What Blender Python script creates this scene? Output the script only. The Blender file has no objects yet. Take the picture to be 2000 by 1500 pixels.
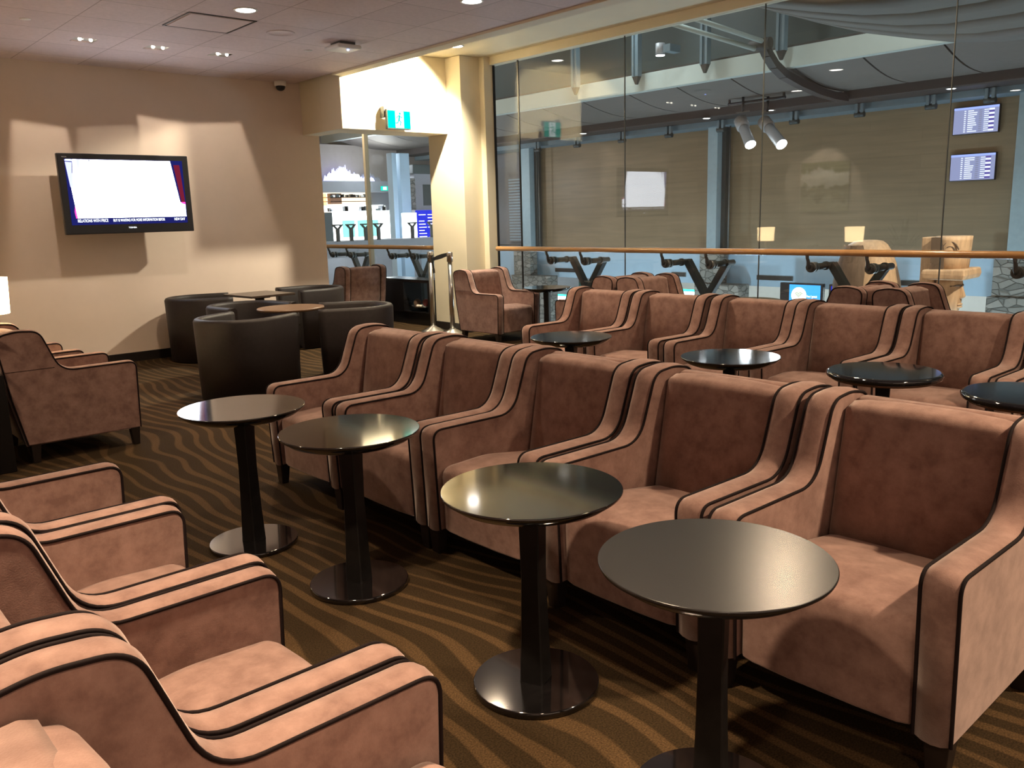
import bpy, math, random
from math import sin, cos, pi, radians, sqrt, atan2
from mathutils import Vector, Matrix
random.seed(7)
SC = bpy.context.scene
COL = SC.collection

# ------------------------------------------------------------------ helpers
class MB:
    def __init__(self): self.v = []; self.f = []; self.s = []
    def add(self, vs, fs, smooth=False):
        n = len(self.v); self.v += [tuple(p) for p in vs]
        for f in fs: self.f.append([i + n for i in f]); self.s.append(smooth)
        return self
    def box(self, x0, x1, y0, y1, z0, z1):
        vs = [(x, y, z) for z in (z0, z1) for y in (y0, y1) for x in (x0, x1)]
        return self.add(vs, [(0,2,3,1),(4,5,7,6),(0,1,5,4),(2,6,7,3),(0,4,6,2),(1,3,7,5)])
    def obox(self, c, ax, ay, az):
        c = Vector(c); ax, ay, az = Vector(ax), Vector(ay), Vector(az)
        vs = [c + ax*i + ay*j + az*k for k in (-1,1) for j in (-1,1) for i in (-1,1)]
        return self.add(vs, [(0,2,3,1),(4,5,7,6),(0,1,5,4),(2,6,7,3),(0,4,6,2),(1,3,7,5)])
    def bar(self, p, q, w, h, up=(0,0,1)):
        p, q = Vector(p), Vector(q); d = (q-p); L = d.length; d.normalize()
        s = d.cross(Vector(up)).normalized(); u = s.cross(d).normalized()
        return self.obox((p+q)/2, d*(L/2), s*(w/2), u*(h/2))
    def loft(self, rings, closed=True, caps=True, smooth=True):
        n = len(rings[0]); vs = [p for r in rings for p in r]; fs = []
        for i in range(len(rings)-1):
            for j in range(n if closed else n-1):
                k = (j+1) % n
                fs.append((i*n+j, i*n+k, (i+1)*n+k, (i+1)*n+j))
        self.add(vs, fs, smooth)
        if caps:
            b = len(self.v)-len(vs)
            self.f.append([b+j for j in range(n)][::-1]); self.s.append(False)
            self.f.append([b+(len(rings)-1)*n+j for j in range(n)]); self.s.append(False)
        return self
    def tube(self, pts, r, n=8, caps=True, smooth=True):
        pts = [Vector(p) for p in pts]; rings = []
        rr = r if isinstance(r, (list, tuple)) else [r]*len(pts)
        t0 = (pts[1]-pts[0]).normalized()
        a = t0.orthogonal().normalized()
        for i, p in enumerate(pts):
            t = (pts[min(i+1, len(pts)-1)] - pts[max(i-1, 0)]).normalized()
            a = (a - t*a.dot(t))
            a = a.normalized() if a.length > 1e-6 else t.orthogonal().normalized()
            b = t.cross(a)
            rings.append([p + (a*cos(2*pi*k/n) + b*sin(2*pi*k/n))*rr[i] for k in range(n)])
        return self.loft(rings, True, caps, smooth)
    def lathe(self, prof, c=(0,0,0), n=48, smooth=True):
        rings = [[(c[0]+r*cos(2*pi*k/n), c[1]+r*sin(2*pi*k/n), c[2]+z) for k in range(n)] for r, z in prof]
        return self.loft(rings, True, True, smooth)
    def sphere(self, c, r, n=16, m=10, sc=(1,1,1)):
        rings = []
        for i in range(1, m):
            a = pi*i/m
            rings.append([(c[0]+sc[0]*r*sin(a)*cos(2*pi*k/n), c[1]+sc[1]*r*sin(a)*sin(2*pi*k/n), c[2]-sc[2]*r*cos(a)) for k in range(n)])
        return self.loft(rings)
    def poly(self, pts, smooth=False):
        return self.add(pts, [tuple(range(len(pts)))], smooth)
    def build(self, name, m, parent=None, bevel=0, seg=2, loc=None):
        me = bpy.data.meshes.new(name)
        me.from_pydata(self.v, [], self.f)
        me.polygons.foreach_set('use_smooth', self.s)
        if m: me.materials.append(m)
        me.update()
        o = bpy.data.objects.new(name, me); COL.objects.link(o)
        if parent: o.parent = parent
        if loc: o.location = loc
        if bevel:
            b = o.modifiers.new('edge', 'BEVEL'); b.width = bevel; b.segments = seg
            b.limit_method = 'ANGLE'; b.angle_limit = radians(40)
        return o

def tag(o, label=None, cat=None, group=None, kind=None):
    if label: o['label'] = label
    if cat: o['category'] = cat
    if group: o['group'] = group
    if kind: o['kind'] = kind
    return o
def thing(name, label, cat, loc=(0,0,0), rot=0, group=None):
    o = bpy.data.objects.new(name, None); COL.objects.link(o)
    o.empty_display_size = .1
    o.location = loc; o.rotation_euler = (0, 0, rot)
    return tag(o, label, cat, group)
def struct(name, mb, m, **k):
    return tag(mb.build(name, m, **k), kind='structure')
def dup(o, parent=None):
    c = o.copy(); COL.objects.link(c)
    if parent: c.parent = parent
    for ch in list(o.children): dup(ch, c)
    return c
def place(o, loc, rot, label, group=None):
    o.location = loc; o.rotation_euler = (0,0,rot); o['label'] = label
    if group: o['group'] = group
    return o
def round_poly(pts, n=6):
    """pts: (x, z, radius) closed polygon -> dense rounded 2-D loop"""
    out = []; N = len(pts)
    for i in range(N):
        p = Vector(pts[i][:2]); a = Vector(pts[i-1][:2]); b = Vector(pts[(i+1) % N][:2]); r = pts[i][2]
        if r <= 0: out.append(p); continue
        u = (a-p).normalized(); w = (b-p).normalized()
        ang = math.acos(max(-1, min(1, u.dot(w)))); d = r/math.tan(ang/2)
        d = min(d, (a-p).length*.49, (b-p).length*.49)
        p0, p1 = p+u*d, p+w*d
        for k in range(n+1):
            t = k/n; out.append(p0*(1-t)**2 + p*2*t*(1-t) + p1*t**2)
    return out
def offset_loop(l, d):
    n = len(l); ar = sum(l[i].x*l[(i+1)%n].y - l[(i+1)%n].x*l[i].y for i in range(n)); sg = 1 if ar > 0 else -1
    out = []
    for i in range(n):
        t = (l[(i+1)%n]-l[i-1])
        t = t.normalized() if t.length > 1e-9 else Vector((1,0))
        out.append(l[i] + Vector((t.y, -t.x))*sg*d)
    return out
def side_loft(mb, loop, ys, offs):
    rings = []
    for y, d in zip(ys, offs):
        L = offset_loop(loop, d) if d else loop
        rings.append([(p.x, y, p.y) for p in L])
    return mb.loft(rings)

# ------------------------------------------------------------------ materials
def new_mat(name):
    m = bpy.data.materials.new(name); m.use_nodes = True
    nt = m.node_tree; nt.nodes.clear()
    out = nt.nodes.new('ShaderNodeOutputMaterial')
    return m, nt, out
def N(nt, t, **k):
    n = nt.nodes.new(t)
    for a, b in k.items(): setattr(n, a, b)
    return n
def principled(name, col, rough=.5, metal=0, var=.0, vscale=8, bump=0, bscale=60, sheen=0, coat=0, spec=.5, rand=False, col2=None, stretch=None, detail=4):
    m, nt, out = new_mat(name)
    b = N(nt, 'ShaderNodeBsdfPrincipled'); nt.links.new(b.outputs[0], out.inputs[0])
    b.inputs['Roughness'].default_value = rough; b.inputs['Metallic'].default_value = metal
    b.inputs['Base Color'].default_value = (*col, 1)
    b.inputs['Specular IOR Level'].default_value = spec
    if sheen:
        b.inputs['Sheen Weight'].default_value = sheen; b.inputs['Sheen Roughness'].default_value = .4
        b.inputs['Sheen Tint'].default_value = (1, .85, .78, 1)
    if coat: b.inputs['Coat Weight'].default_value = coat; b.inputs['Coat Roughness'].default_value = .08
    tc = N(nt, 'ShaderNodeTexCoord'); vec = tc.outputs['Object']
    if rand:
        oi = N(nt, 'ShaderNodeObjectInfo'); mu = N(nt, 'ShaderNodeMath', operation='MULTIPLY'); mu.inputs[1].default_value = 37
        nt.links.new(oi.outputs['Random'], mu.inputs[0])
        ad = N(nt, 'ShaderNodeVectorMath', operation='ADD'); nt.links.new(vec, ad.inputs[0]); nt.links.new(mu.outputs[0], ad.inputs[1]); vec = ad.outputs[0]
    if stretch:
        mp = N(nt, 'ShaderNodeMapping'); mp.inputs['Scale'].default_value = stretch; nt.links.new(vec, mp.inputs[0]); vec = mp.outputs[0]
    if var or col2:
        no = N(nt, 'ShaderNodeTexNoise'); no.inputs['Scale'].default_value = vscale; no.inputs['Detail'].default_value = detail; no.inputs['Roughness'].default_value = .65
        nt.links.new(vec, no.inputs['Vector'])
        r = N(nt, 'ShaderNodeValToRGB'); r.color_ramp.elements[0].position = .34; r.color_ramp.elements[1].position = .66
        c2 = col2 or tuple(min(1, c*(1+var)) for c in col); c1 = col if col2 else tuple(c*(1-var) for c in col)
        r.color_ramp.elements[0].color = (*c1, 1); r.color_ramp.elements[1].color = (*c2, 1)
        nt.links.new(no.outputs['Fac'], r.inputs[0]); nt.links.new(r.outputs[0], b.inputs['Base Color'])
    if bump:
        n2 = N(nt, 'ShaderNodeTexNoise'); n2.inputs['Scale'].default_value = bscale; n2.inputs['Detail'].default_value = 3
        nt.links.new(vec, n2.inputs['Vector'])
        bp = N(nt, 'ShaderNodeBump'); bp.inputs['Strength'].default_value = bump; bp.inputs['Distance'].default_value = .004
        nt.links.new(n2.outputs['Fac'], bp.inputs['Height']); nt.links.new(bp.outputs[0], b.inputs['Normal'])
    return m
def emit(name, col, s):
    m, nt, out = new_mat(name); e = N(nt, 'ShaderNodeEmission')
    e.inputs[0].default_value = (*col, 1); e.inputs[1].default_value = s
    nt.links.new(e.outputs[0], out.inputs[0]); return m

M = {}
M['velvet'] = principled('velvet', (.200,.113,.092), .85, col2=(.335,.205,.168), vscale=13, bump=.15, bscale=260, sheen=.55, spec=.15, rand=True, detail=7)
M['piping'] = principled('dark piping cord', (.011,.006,.006), .8, var=.2, spec=.15)
M['leg'] = principled('dark stained leg', (.016,.010,.008), .4, var=.2, vscale=20)
M['table'] = principled('black stained table', (.005,.0042,.0044), .07, var=.3, vscale=14, stretch=(1,9,1), coat=1, spec=.5)
M['stem'] = principled('black stained stem', (.007,.006,.006), .4, var=.3, vscale=14, spec=.3)
M['tablematte'] = principled('worn black table top', (.012,.0105,.0105), .26, var=.4, vscale=14, stretch=(1,9,1), spec=.5)
M['gloss'] = principled('gloss black table', (.006,.006,.008), .06, var=.1, coat=.5)
M['underwood'] = principled('brown wood underside', (.16,.075,.04), .4, var=.2, vscale=20)
M['leather'] = principled('dark brown leather', (.015,.0108,.0106), .55, var=.15, vscale=30, bump=.25, bscale=150, spec=.3)
M['browntop'] = principled('brown wood table top', (.13,.075,.042), .35, var=.15, vscale=10, stretch=(2,14,2))
M['darktop'] = principled('dark wood square top', (.05,.034,.025), .3, var=.2, vscale=12)
M['paint'] = principled('cream wall paint', (.66,.55,.465), .75, var=.02, vscale=3, bump=.03, bscale=200)
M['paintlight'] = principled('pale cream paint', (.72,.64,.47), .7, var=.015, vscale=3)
M['darkpaint'] = principled('tan wall paint', (.40,.30,.20), .8, var=.03, vscale=2)
M['base'] = principled('black baseboard', (.012,.009,.008), .4, var=.2)
M['tiles2'] = principled('ceiling panel white', (.62,.52,.52), .8, var=.03)
M['lampgrey'] = principled('pale grey lamp paint', (.33,.34,.36), .45)
M['white'] = principled('white plastic', (.75,.73,.70), .4, var=.02)
M['grey'] = principled('grey metal', (.12,.125,.12), .45, .4, var=.1)
M['supp'] = principled('dark grey painted steel', (.040,.046,.045), .55, .0, var=.08)
M['steelblue'] = principled('blue grey painted steel', (.27,.36,.40), .55, var=.05)
M['steelblued'] = principled('blue grey steel beam', (.13,.18,.21), .6, var=.06)
M['chrome'] = principled('brushed steel', (.55,.53,.50), .28, 1, var=.05)
M['black'] = principled('black plastic', (.010,.010,.012), .3, var=.1)
M['blackfab'] = principled('black webbing', (.008,.008,.009), .7, var=.2)
M['maple'] = principled('maple handrail', (.50,.265,.10), .28, var=.12, vscale=6, stretch=(6,.5,6), coat=.3)
M['cedar'] = principled('carved cedar', (.50,.32,.185), .6, var=.18, vscale=5, stretch=(3,3,.6))
M['cedardark'] = principled('dark cedar', (.13,.085,.055), .8, var=.2, vscale=5, stretch=(3,3,.6))  # darker cedar tone for the hollows, carved lines and brow
M['dark'] = principled('dark console lacquer', (.007,.006,.006), .25, var=.2)
M['leaf'] = principled('dark green leaf', (.012,.022,.010), .4, var=.3)
M['ceilpanel'] = principled('grey brown ceiling panel', (.14,.125,.11), .7, var=.04)
M['bandwhite'] = principled('pale blue white band', (.36,.50,.62), .7, var=.02)
M['greenbeam'] = principled('pale green soffit beam', (.42,.47,.44), .7, var=.02)
M['clere'] = principled('dark teal clerestory', (.055,.072,.073), .5, var=.05)
M['darkband'] = principled('dark brown bulkhead', (.045,.036,.033), .6, var=.1)
M['facade'] = principled('grey cladding', (.26,.27,.30), .6, var=.04)
M['floorlow'] = principled('grey terrazzo', (.25,.25,.25), .4, var=.1)

def mat_carpet():
    m, nt, out = new_mat('waved carpet'); L = nt.links.new
    b = N(nt, 'ShaderNodeBsdfPrincipled'); L(b.outputs[0], out.inputs[0]); b.inputs['Roughness'].default_value = .95; b.inputs['Specular IOR Level'].default_value = .1
    tc = N(nt, 'ShaderNodeTexCoord'); sep = N(nt, 'ShaderNodeSeparateXYZ'); L(tc.outputs['Object'], sep.inputs[0])
    def noise(sx, sy, det, seed):
        mp = N(nt, 'ShaderNodeMapping'); mp.inputs['Scale'].default_value = (sx, sy, 1); mp.inputs['Location'].default_value = (seed, seed*1.7, seed*.3)
        L(tc.outputs['Object'], mp.inputs[0]); n = N(nt, 'ShaderNodeTexNoise'); n.inputs['Scale'].default_value = 1; n.inputs['Detail'].default_value = det
        L(mp.outputs[0], n.inputs['Vector']); return n.outputs['Fac']
    def ma(op, a, bb):
        x = N(nt, 'ShaderNodeMath', operation=op)
        for i, q in enumerate((a, bb)):
            if isinstance(q, (int, float)): x.inputs[i].default_value = q
            else: L(q, x.inputs[i])
        return x.outputs[0]
    w1 = ma('MULTIPLY', ma('SUBTRACT', noise(.75, .62, 1, 3.1), .5), .70)
    w2 = ma('MULTIPLY', ma('SUBTRACT', noise(2.0, 1.2, 1, 8.4), .5), .16)
    u = ma('ADD', ma('ADD', sep.outputs[0], w1), w2)
    s = ma('SINE', ma('MULTIPLY', u, 2*pi/.108), 0)
    thick = ma('MULTIPLY', ma('SUBTRACT', noise(2.6, .9, 1, 5), .5), 1.5)
    s2 = ma('ADD', s, thick)
    r = N(nt, 'ShaderNodeValToRGB'); r.color_ramp.elements[0].position = .63; r.color_ramp.elements[1].position = .77
    r.color_ramp.elements[0].color = (.035,.0215,.010,1); r.color_ramp.elements[1].color = (.080,.047,.021,1)
    L(ma('ADD', ma('MULTIPLY', s2, .4), .5), r.inputs[0])
    fn = N(nt, 'ShaderNodeTexNoise'); fn.inputs['Scale'].default_value = 170; fn.inputs['Detail'].default_value = 2; L(tc.outputs['Object'], fn.inputs['Vector'])
    r2 = N(nt, 'ShaderNodeValToRGB'); r2.color_ramp.elements[0].position = .35; r2.color_ramp.elements[1].position = .7
    r2.color_ramp.elements[0].color = (.45,.45,.45,1); r2.color_ramp.elements[1].color = (1.4,1.35,1.25,1); L(fn.outputs['Fac'], r2.inputs[0])
    ln = N(nt, 'ShaderNodeTexNoise'); ln.inputs['Scale'].default_value = .8; L(tc.outputs['Object'], ln.inputs['Vector'])
    mx = N(nt, 'ShaderNodeMix', data_type='RGBA', blend_type='MULTIPLY'); mx.inputs[0].default_value = .8
    L(r.outputs[0], mx.inputs[6]); L(r2.outputs[0], mx.inputs[7]); L(mx.outputs[2], b.inputs['Base Color'])
    bp = N(nt, 'ShaderNodeBump'); bp.inputs['Strength'].default_value = .4; bp.inputs['Distance'].default_value = .004; L(fn.outputs['Fac'], bp.inputs['Height']); L(bp.outputs[0], b.inputs['Normal'])
    return m
M['carpet'] = mat_carpet()

def mat_brick(name, c1, c2, mortar, w, h, ms, rough=.7, off=0., loc=(0,0,0), rot=(0,0,0), noise=.0, grain=None, spec=.5):
    m, nt, out = new_mat(name); L = nt.links.new
    b = N(nt, 'ShaderNodeBsdfPrincipled'); L(b.outputs[0], out.inputs[0]); b.inputs['Roughness'].default_value = rough; b.inputs['Specular IOR Level'].default_value = spec
    tc = N(nt, 'ShaderNodeTexCoord'); mp = N(nt, 'ShaderNodeMapping', vector_type='TEXTURE'); mp.inputs['Location'].default_value = loc; mp.inputs['Rotation'].default_value = rot
    L(tc.outputs['Object'], mp.inputs[0])
    br = N(nt, 'ShaderNodeTexBrick'); br.offset = off; br.offset_frequency = 2
    br.inputs['Scale'].default_value = 1; br.inputs['Brick Width'].default_value = w; br.inputs['Row Height'].default_value = h; br.inputs['Mortar Size'].default_value = ms; br.inputs['Mortar Smooth'].default_value = .1
    br.inputs['Color1'].default_value = (*c1,1); br.inputs['Color2'].default_value = (*c2,1); br.inputs['Mortar'].default_value = (*mortar,1)
    L(mp.outputs[0], br.inputs['Vector']); src = br.outputs['Color']
    if grain or noise:
        g = N(nt, 'ShaderNodeTexNoise'); g.inputs['Scale'].default_value = 1; g.inputs['Detail'].default_value = 5
        mg = N(nt, 'ShaderNodeMapping'); mg.inputs['Scale'].default_value = grain or (30,30,30); L(mp.outputs[0], mg.inputs[0]); L(mg.outputs[0], g.inputs['Vector'])
        r = N(nt, 'ShaderNodeValToRGB'); k = noise; r.color_ramp.elements[0].color = (1-k,1-k,1-k,1); r.color_ramp.elements[1].color = (1+k,1+k,1+k,1); r.color_ramp.elements[0].position=.3; r.color_ramp.elements[1].position=.7
        L(g.outputs['Fac'], r.inputs[0]); mx = N(nt, 'ShaderNodeMix', data_type='RGBA', blend_type='MULTIPLY'); mx.inputs[0].default_value = 1
        L(src, mx.inputs[6]); L(r.outputs[0], mx.inputs[7]); src = mx.outputs[2]
    L(src, b.inputs['Base Color']); return m
M['tiles'] = mat_brick('ceiling tiles', (.60,.50,.505), (.65,.545,.545), (.36,.29,.28), .66, .655, .005, .8, loc=(2.49,7.575,0), noise=.06)
M['woodwall'] = mat_brick('pale wood wall panels', (.20,.15,.088), (.22,.165,.098), (.175,.13,.075), 2.4, .30, .004, .5, off=.5, rot=(pi/2,0,pi/2), noise=.12, grain=(.7,9,.7))

def mat_stone():
    m, nt, out = new_mat('rough stone cladding'); L = nt.links.new
    b = N(nt, 'ShaderNodeBsdfPrincipled'); L(b.outputs[0], out.inputs[0]); b.inputs['Roughness'].default_value = .9
    tc = N(nt, 'ShaderNodeTexCoord'); mp = N(nt, 'ShaderNodeMapping'); mp.inputs['Scale'].default_value = (1,1,1.8); L(tc.outputs['Object'], mp.inputs[0])
    vo = N(nt, 'ShaderNodeTexVoronoi', feature='DISTANCE_TO_EDGE'); vo.inputs['Scale'].default_value = 4.2; vo.inputs['Randomness'].default_value = 1; L(mp.outputs[0], vo.inputs['Vector'])
    vc = N(nt, 'ShaderNodeTexVoronoi'); vc.inputs['Scale'].default_value = 4.2; L(mp.outputs[0], vc.inputs['Vector'])
    r = N(nt, 'ShaderNodeValToRGB'); r.color_ramp.elements[0].color = (.62,.62,.6,1); r.color_ramp.elements[1].color = (1,1,1,1); r.color_ramp.elements[1].position = .06; L(vo.outputs['Distance'], r.inputs[0])
    sp = N(nt, 'ShaderNodeSeparateXYZ'); L(vc.outputs['Color'], sp.inputs[0])
    r2 = N(nt, 'ShaderNodeValToRGB'); r2.color_ramp.elements[0].color = (.14,.14,.125,1); r2.color_ramp.elements[1].color = (.28,.27,.24,1); L(sp.outputs[0], r2.inputs[0])
    mx = N(nt, 'ShaderNodeMix', data_type='RGBA', blend_type='MULTIPLY'); mx.inputs[0].default_value = 1; L(r2.outputs[0], mx.inputs[6]); L(r.outputs[0], mx.inputs[7]); L(mx.outputs[2], b.inputs['Base Color'])
    bp = N(nt, 'ShaderNodeBump'); bp.inputs['Distance'].default_value = .05; L(r.outputs[0], bp.inputs['Height']); L(bp.outputs[0], b.inputs['Normal'])
    return m
M['stone'] = mat_stone()

def mat_glass():
    m, nt, out = new_mat('clear plate glass'); L = nt.links.new
    fr = N(nt, 'ShaderNodeFresnel'); ge = N(nt, 'ShaderNodeNewGeometry'); mr = N(nt, 'ShaderNodeMapRange'); mr.inputs[3].default_value = 1.5; mr.inputs[4].default_value = 1/1.5
    L(ge.outputs['Backfacing'], mr.inputs[0]); L(mr.outputs[0], fr.inputs['IOR'])
    t = N(nt, 'ShaderNodeBsdfTransparent'); t.inputs[0].default_value = (.93,.955,.945,1)
    g = N(nt, 'ShaderNodeBsdfGlossy'); g.inputs['Roughness'].default_value = .0
    mx = N(nt, 'ShaderNodeMixShader'); L(fr.outputs[0], mx.inputs[0]); L(t.outputs[0], mx.inputs[1]); L(g.outputs[0], mx.inputs[2]); L(mx.outputs[0], out.inputs[0])
    return m
M['glass'] = mat_glass()
WARM = (1.0, .76, .51); WARM2 = (1.0, .89, .68); COOL = (.78, .9, 1.0)
M['lampwhite'] = emit('downlight lens', (1,.93,.85), 14)
M['lampcool'] = emit('cool lamp lens', (.9,.95,1), 22)
M['pin'] = emit('accent lamp lens', (1,.9,.75), 8)

# ------------------------------------------------------------------ camera
cam = bpy.data.cameras.new('camera'); co = bpy.data.objects.new('camera', cam); COL.objects.link(co)
Rw = ((0.7406657301225088,-0.6713107011510707,-0.02749943166955516),(-0.14942915559746328,-0.12468657421895299,-0.9808792920981514),(0.655045955395131,0.7306128938977188,-0.19266446374690074))
mx = Matrix(((Rw[0][0],-Rw[1][0],-Rw[2][0],0),(Rw[0][1],-Rw[1][1],-Rw[2][1],0),(Rw[0][2],-Rw[1][2],-Rw[2][2],1.5864755),(0,0,0,1)))
co.matrix_world = mx
cam.sensor_width = 36; cam.lens = 1662.327/2000*36; cam.clip_start = .05; cam.clip_end = 300
SC.camera = co
vs = SC.view_settings; vs.view_transform = 'Standard'; vs.look = 'None'; vs.gamma = 1; vs.use_curve_mapping = False; vs.exposure = EXPOSURE = 0.0
w = bpy.data.worlds.new('world'); SC.world = w; w.use_nodes = True
nt = w.node_tree; bg = nt.nodes['Background']; bg.inputs[1].default_value = WORLD = .75
tc = N(nt, 'ShaderNodeTexCoord'); sp = N(nt, 'ShaderNodeSeparateXYZ'); nt.links.new(tc.outputs['Generated'], sp.inputs[0])
# background added as fill: warm on the lounge side, dim and cool beyond glass
r = N(nt, 'ShaderNodeValToRGB'); r.color_ramp.elements[0].position = .0; r.color_ramp.elements[0].color = (.64,.46,.33,1)
r.color_ramp.elements[1].position = .5; r.color_ramp.elements[1].color = (.05,.065,.07,1)
nt.links.new(sp.outputs[0], r.inputs[0]); nt.links.new(r.outputs[0], bg.inputs[0])

def light(kind, name, loc, power, col, target=None, size=.05, spot=90, blend=.3, parent=None):
    l = bpy.data.lights.new(name, kind); l.energy = power; l.color = col
    if kind in ('POINT', 'SPOT'): l.shadow_soft_size = size
    if kind == 'SPOT': l.spot_size = radians(spot); l.spot_blend = blend
    if kind == 'AREA': l.size = size
    o = bpy.data.objects.new(name, l); COL.objects.link(o); o.location = loc
    if target is not None:
        d = Vector(target) - Vector(loc); o.rotation_euler = d.to_track_quat('-Z', 'Y').to_euler()
    if parent: o.parent = parent
    return o
# ------------------------------------------------------------------ room shell
XG = 8.05; YW = 10.6; ZC = 3.38; ZR = 3.72
XL, YB = -2.6, -3.6
struct('floor', MB().box(XL, XG+.12, YB, 16, -.35, 0), M['carpet'])
struct('wall_back', MB().box(XL, 6.12, YW, YW+.2, 0, 3.9), M['paint'])
struct('wall_left', MB().box(XL-.2, XL, .2, YW+.2, 0, 3.9), M['paint'])
struct('wall_alcove', MB().box(5.9, XG+.2, 16, 16.2, 0, 3.9), M['paint'])
struct('wall_alcove_side', MB().box(6.12-.02, 6.12, YW+.2, 16, 0, 3.9), M['paint'])
struct('baseboard_back', MB().box(XL, 6.13, YW-.015, YW, 0, .112), M['base'], bevel=.003)
struct('baseboard_left', MB().box(XL, XL+.015, .2, YW, 0, .112), M['base'], bevel=.003)
# column and the deep header beside it
struct('wall_column', MB().box(7.55, 7.89, 9.29, 10.05, 0, ZR), M['paintlight'], bevel=.006)
struct('wall_column_return', MB().box(7.885, 8.06, 9.19, 10.05, 0, ZR), M['paintlight'], bevel=.006)
struct('baseboard_column', MB().box(7.538, 7.55, 9.28, 10.05, 0, .112).box(7.538, 7.89, 9.278, 9.29, 0, .112), M['base'])
struct('wall_header', MB().box(5.88, 7.555, 9.60, 10.10, 2.73, ZR).box(5.88, 6.14, 10.10, YW+.01, 2.73, ZR), M['paintlight'], bevel=.004)
# tile ceiling with square openings for the three accent fixtures
SPOTS = [(2.826, 9.232), (3.518, 9.232), (4.195, 9.225)]
xs = sorted({XL, 5.79} | {round(x+s*.10, 4) for x, y in SPOTS for s in (-1,1)})
y0, y1 = 9.13, 9.33
mb = MB()
mb.box(XL, 5.79, YB, y0, ZC, ZC+.03); mb.box(XL, 5.79, y1, YW, ZC, ZC+.03)
for a, b in zip(xs[:-1], xs[1:]):
    if not any(abs((a+b)/2-x) < .02 for x, y in SPOTS): mb.box(a, b, y0, y1, ZC, ZC+.03)
struct('ceiling', mb, M['tiles'])
struct('ceiling_recess', MB().box(5.79, XG+.3, YB, 16, ZR, ZR+.1), M['paintlight'])
struct('trim_1', MB().box(5.785, 5.95, YB, 9.60, ZC-.025, ZR+.01), M['paintlight'], bevel=.004)
struct('trim_2', MB().box(XG-.06, XG+.07, YB, 16, 3.615, ZR+.02), M['paintlight'], bevel=.003)
struct('ceiling_plenum', MB().box(XL, 5.9, YB, YW, 3.9, 4.0), M['darkband'])
# glass wall: each pane a window, dark joints between
js = [-3.6, -2.39, -.54, 1.31, 3.157, 5.007, 6.853, 8.696, 9.19]
js2 = [10.05, 12.45, 14.3, 16.0]
k = 1
for lst in (js, js2):
    for a, b in zip(lst[:-1], lst[1:]):
        struct('window_%d' % k, MB().box(XG, XG+.012, a+.004, b-.004, .0, 3.615), M['glass']); k += 1
k = 3
for y in js[1:-1]:
    wd = .010 if y > 8 else .0035
    struct('trim_%d' % k, MB().box(XG-.002, XG+.014, y-wd, y+wd, 0, 3.615), M['black' if y > 8 else 'grey']); k += 1
struct('trim_%d' % k, MB().box(XG-.012, XG+.02, 9.175, 9.19, 0, 3.615), M['black']); k += 1
struct('trim_%d' % k, MB().box(XG-.045, XG+.03, 12.42, 12.48, 0, 3.615), M['paintlight']); k += 1
struct('trim_%d' % k, MB().box(XG-.03, XG+.06, YB, 9.2, 0, .035), M['grey']); k += 1

# ------------------------------------------------------------------ handrails and their supports
def rail(y0, y1, label):
    mb = MB(); mb.tube([(0, y0, 0), (0, y0+.01, 0), (0, y1-.01, 0), (0, y1, 0)], [.026, .033, .033, .026], 16)
    o = mb.build('handrail', M['maple'], loc=(7.93, 0, 1.157)); tag(o, label, 'handrail')
rail(-3.4, 9.08, 'long round maple handrail running along the big glass wall')
rail(10.1, 15.9, 'short maple handrail seen through the opening left of the cream column')
def rail_support(label):
    t = thing('rail_support', label, 'rail support', (0,0,0), 0, 'forked steel rail supports along the glass')
    MB().box(8.36, 8.46, -.065, .065, -1.2, .66).build('post', M['supp'], t, bevel=.006)
    for s in (-1, 1):
        MB().bar((8.41, s*.02, .62), (8.41, s*.285, 1.02), .08, .085, (1,0,0)).build('arm', M['supp'], t, bevel=.006)
        mb = MB(); mb.tube([(XG+.02, s*.305, 1.005), (8.47, s*.305, 1.005)], .034, 14)
        mb.tube([(8.30, s*.305, 1.005), (8.33, s*.305, 1.005)], .045, 14)
        c = mb.build('cross_tube', M['supp'], t)
        mb = MB(); mb.tube([(XG-.045, s*.305, 1.005), (XG-.001, s*.305, 1.005)], .052, 18); mb.tube([(XG+.013, s*.305, 1.005), (XG+.05, s*.305, 1.005)], .05, 18)
        mb.tube([(XG-.075, s*.305, 1.0), (XG-.04, s*.305, 1.005)], .034, 14)
        h = mb.build('clamp', M['grey'], t)
        MB().tube([(XG-.06, s*.305, 1.0), (XG-.09, s*.305, 1.03), (7.955, s*.305, 1.07), (7.935, s*.305, 1.10), (7.93, s*.305, 1.13)], [.02,.02,.018,.016,.018], 10).build('hook', M['grey'], h)
    return t
RS = [(7.795, 'forked grey rail support outside the glass behind the lone armchair beside the column'),
      (5.90, 'forked grey rail support behind the back to back armchairs nearest the column'),
      (4.08, 'forked grey rail support in front of the hooded cedar carving'),
      (2.20, 'forked grey rail support at the right edge before the stone pillar'),
      (11.5, 'forked grey rail support behind the black console in the opening'),
      (13.38, 'forked grey rail support above the armchair seen from behind in the opening')]
rs0 = rail_support(RS[0][1])
for i, (y, lb) in enumerate(RS):
    o = rs0 if i == 0 else dup(rs0); place(o, (0, y, 0), 0, lb)

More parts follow.
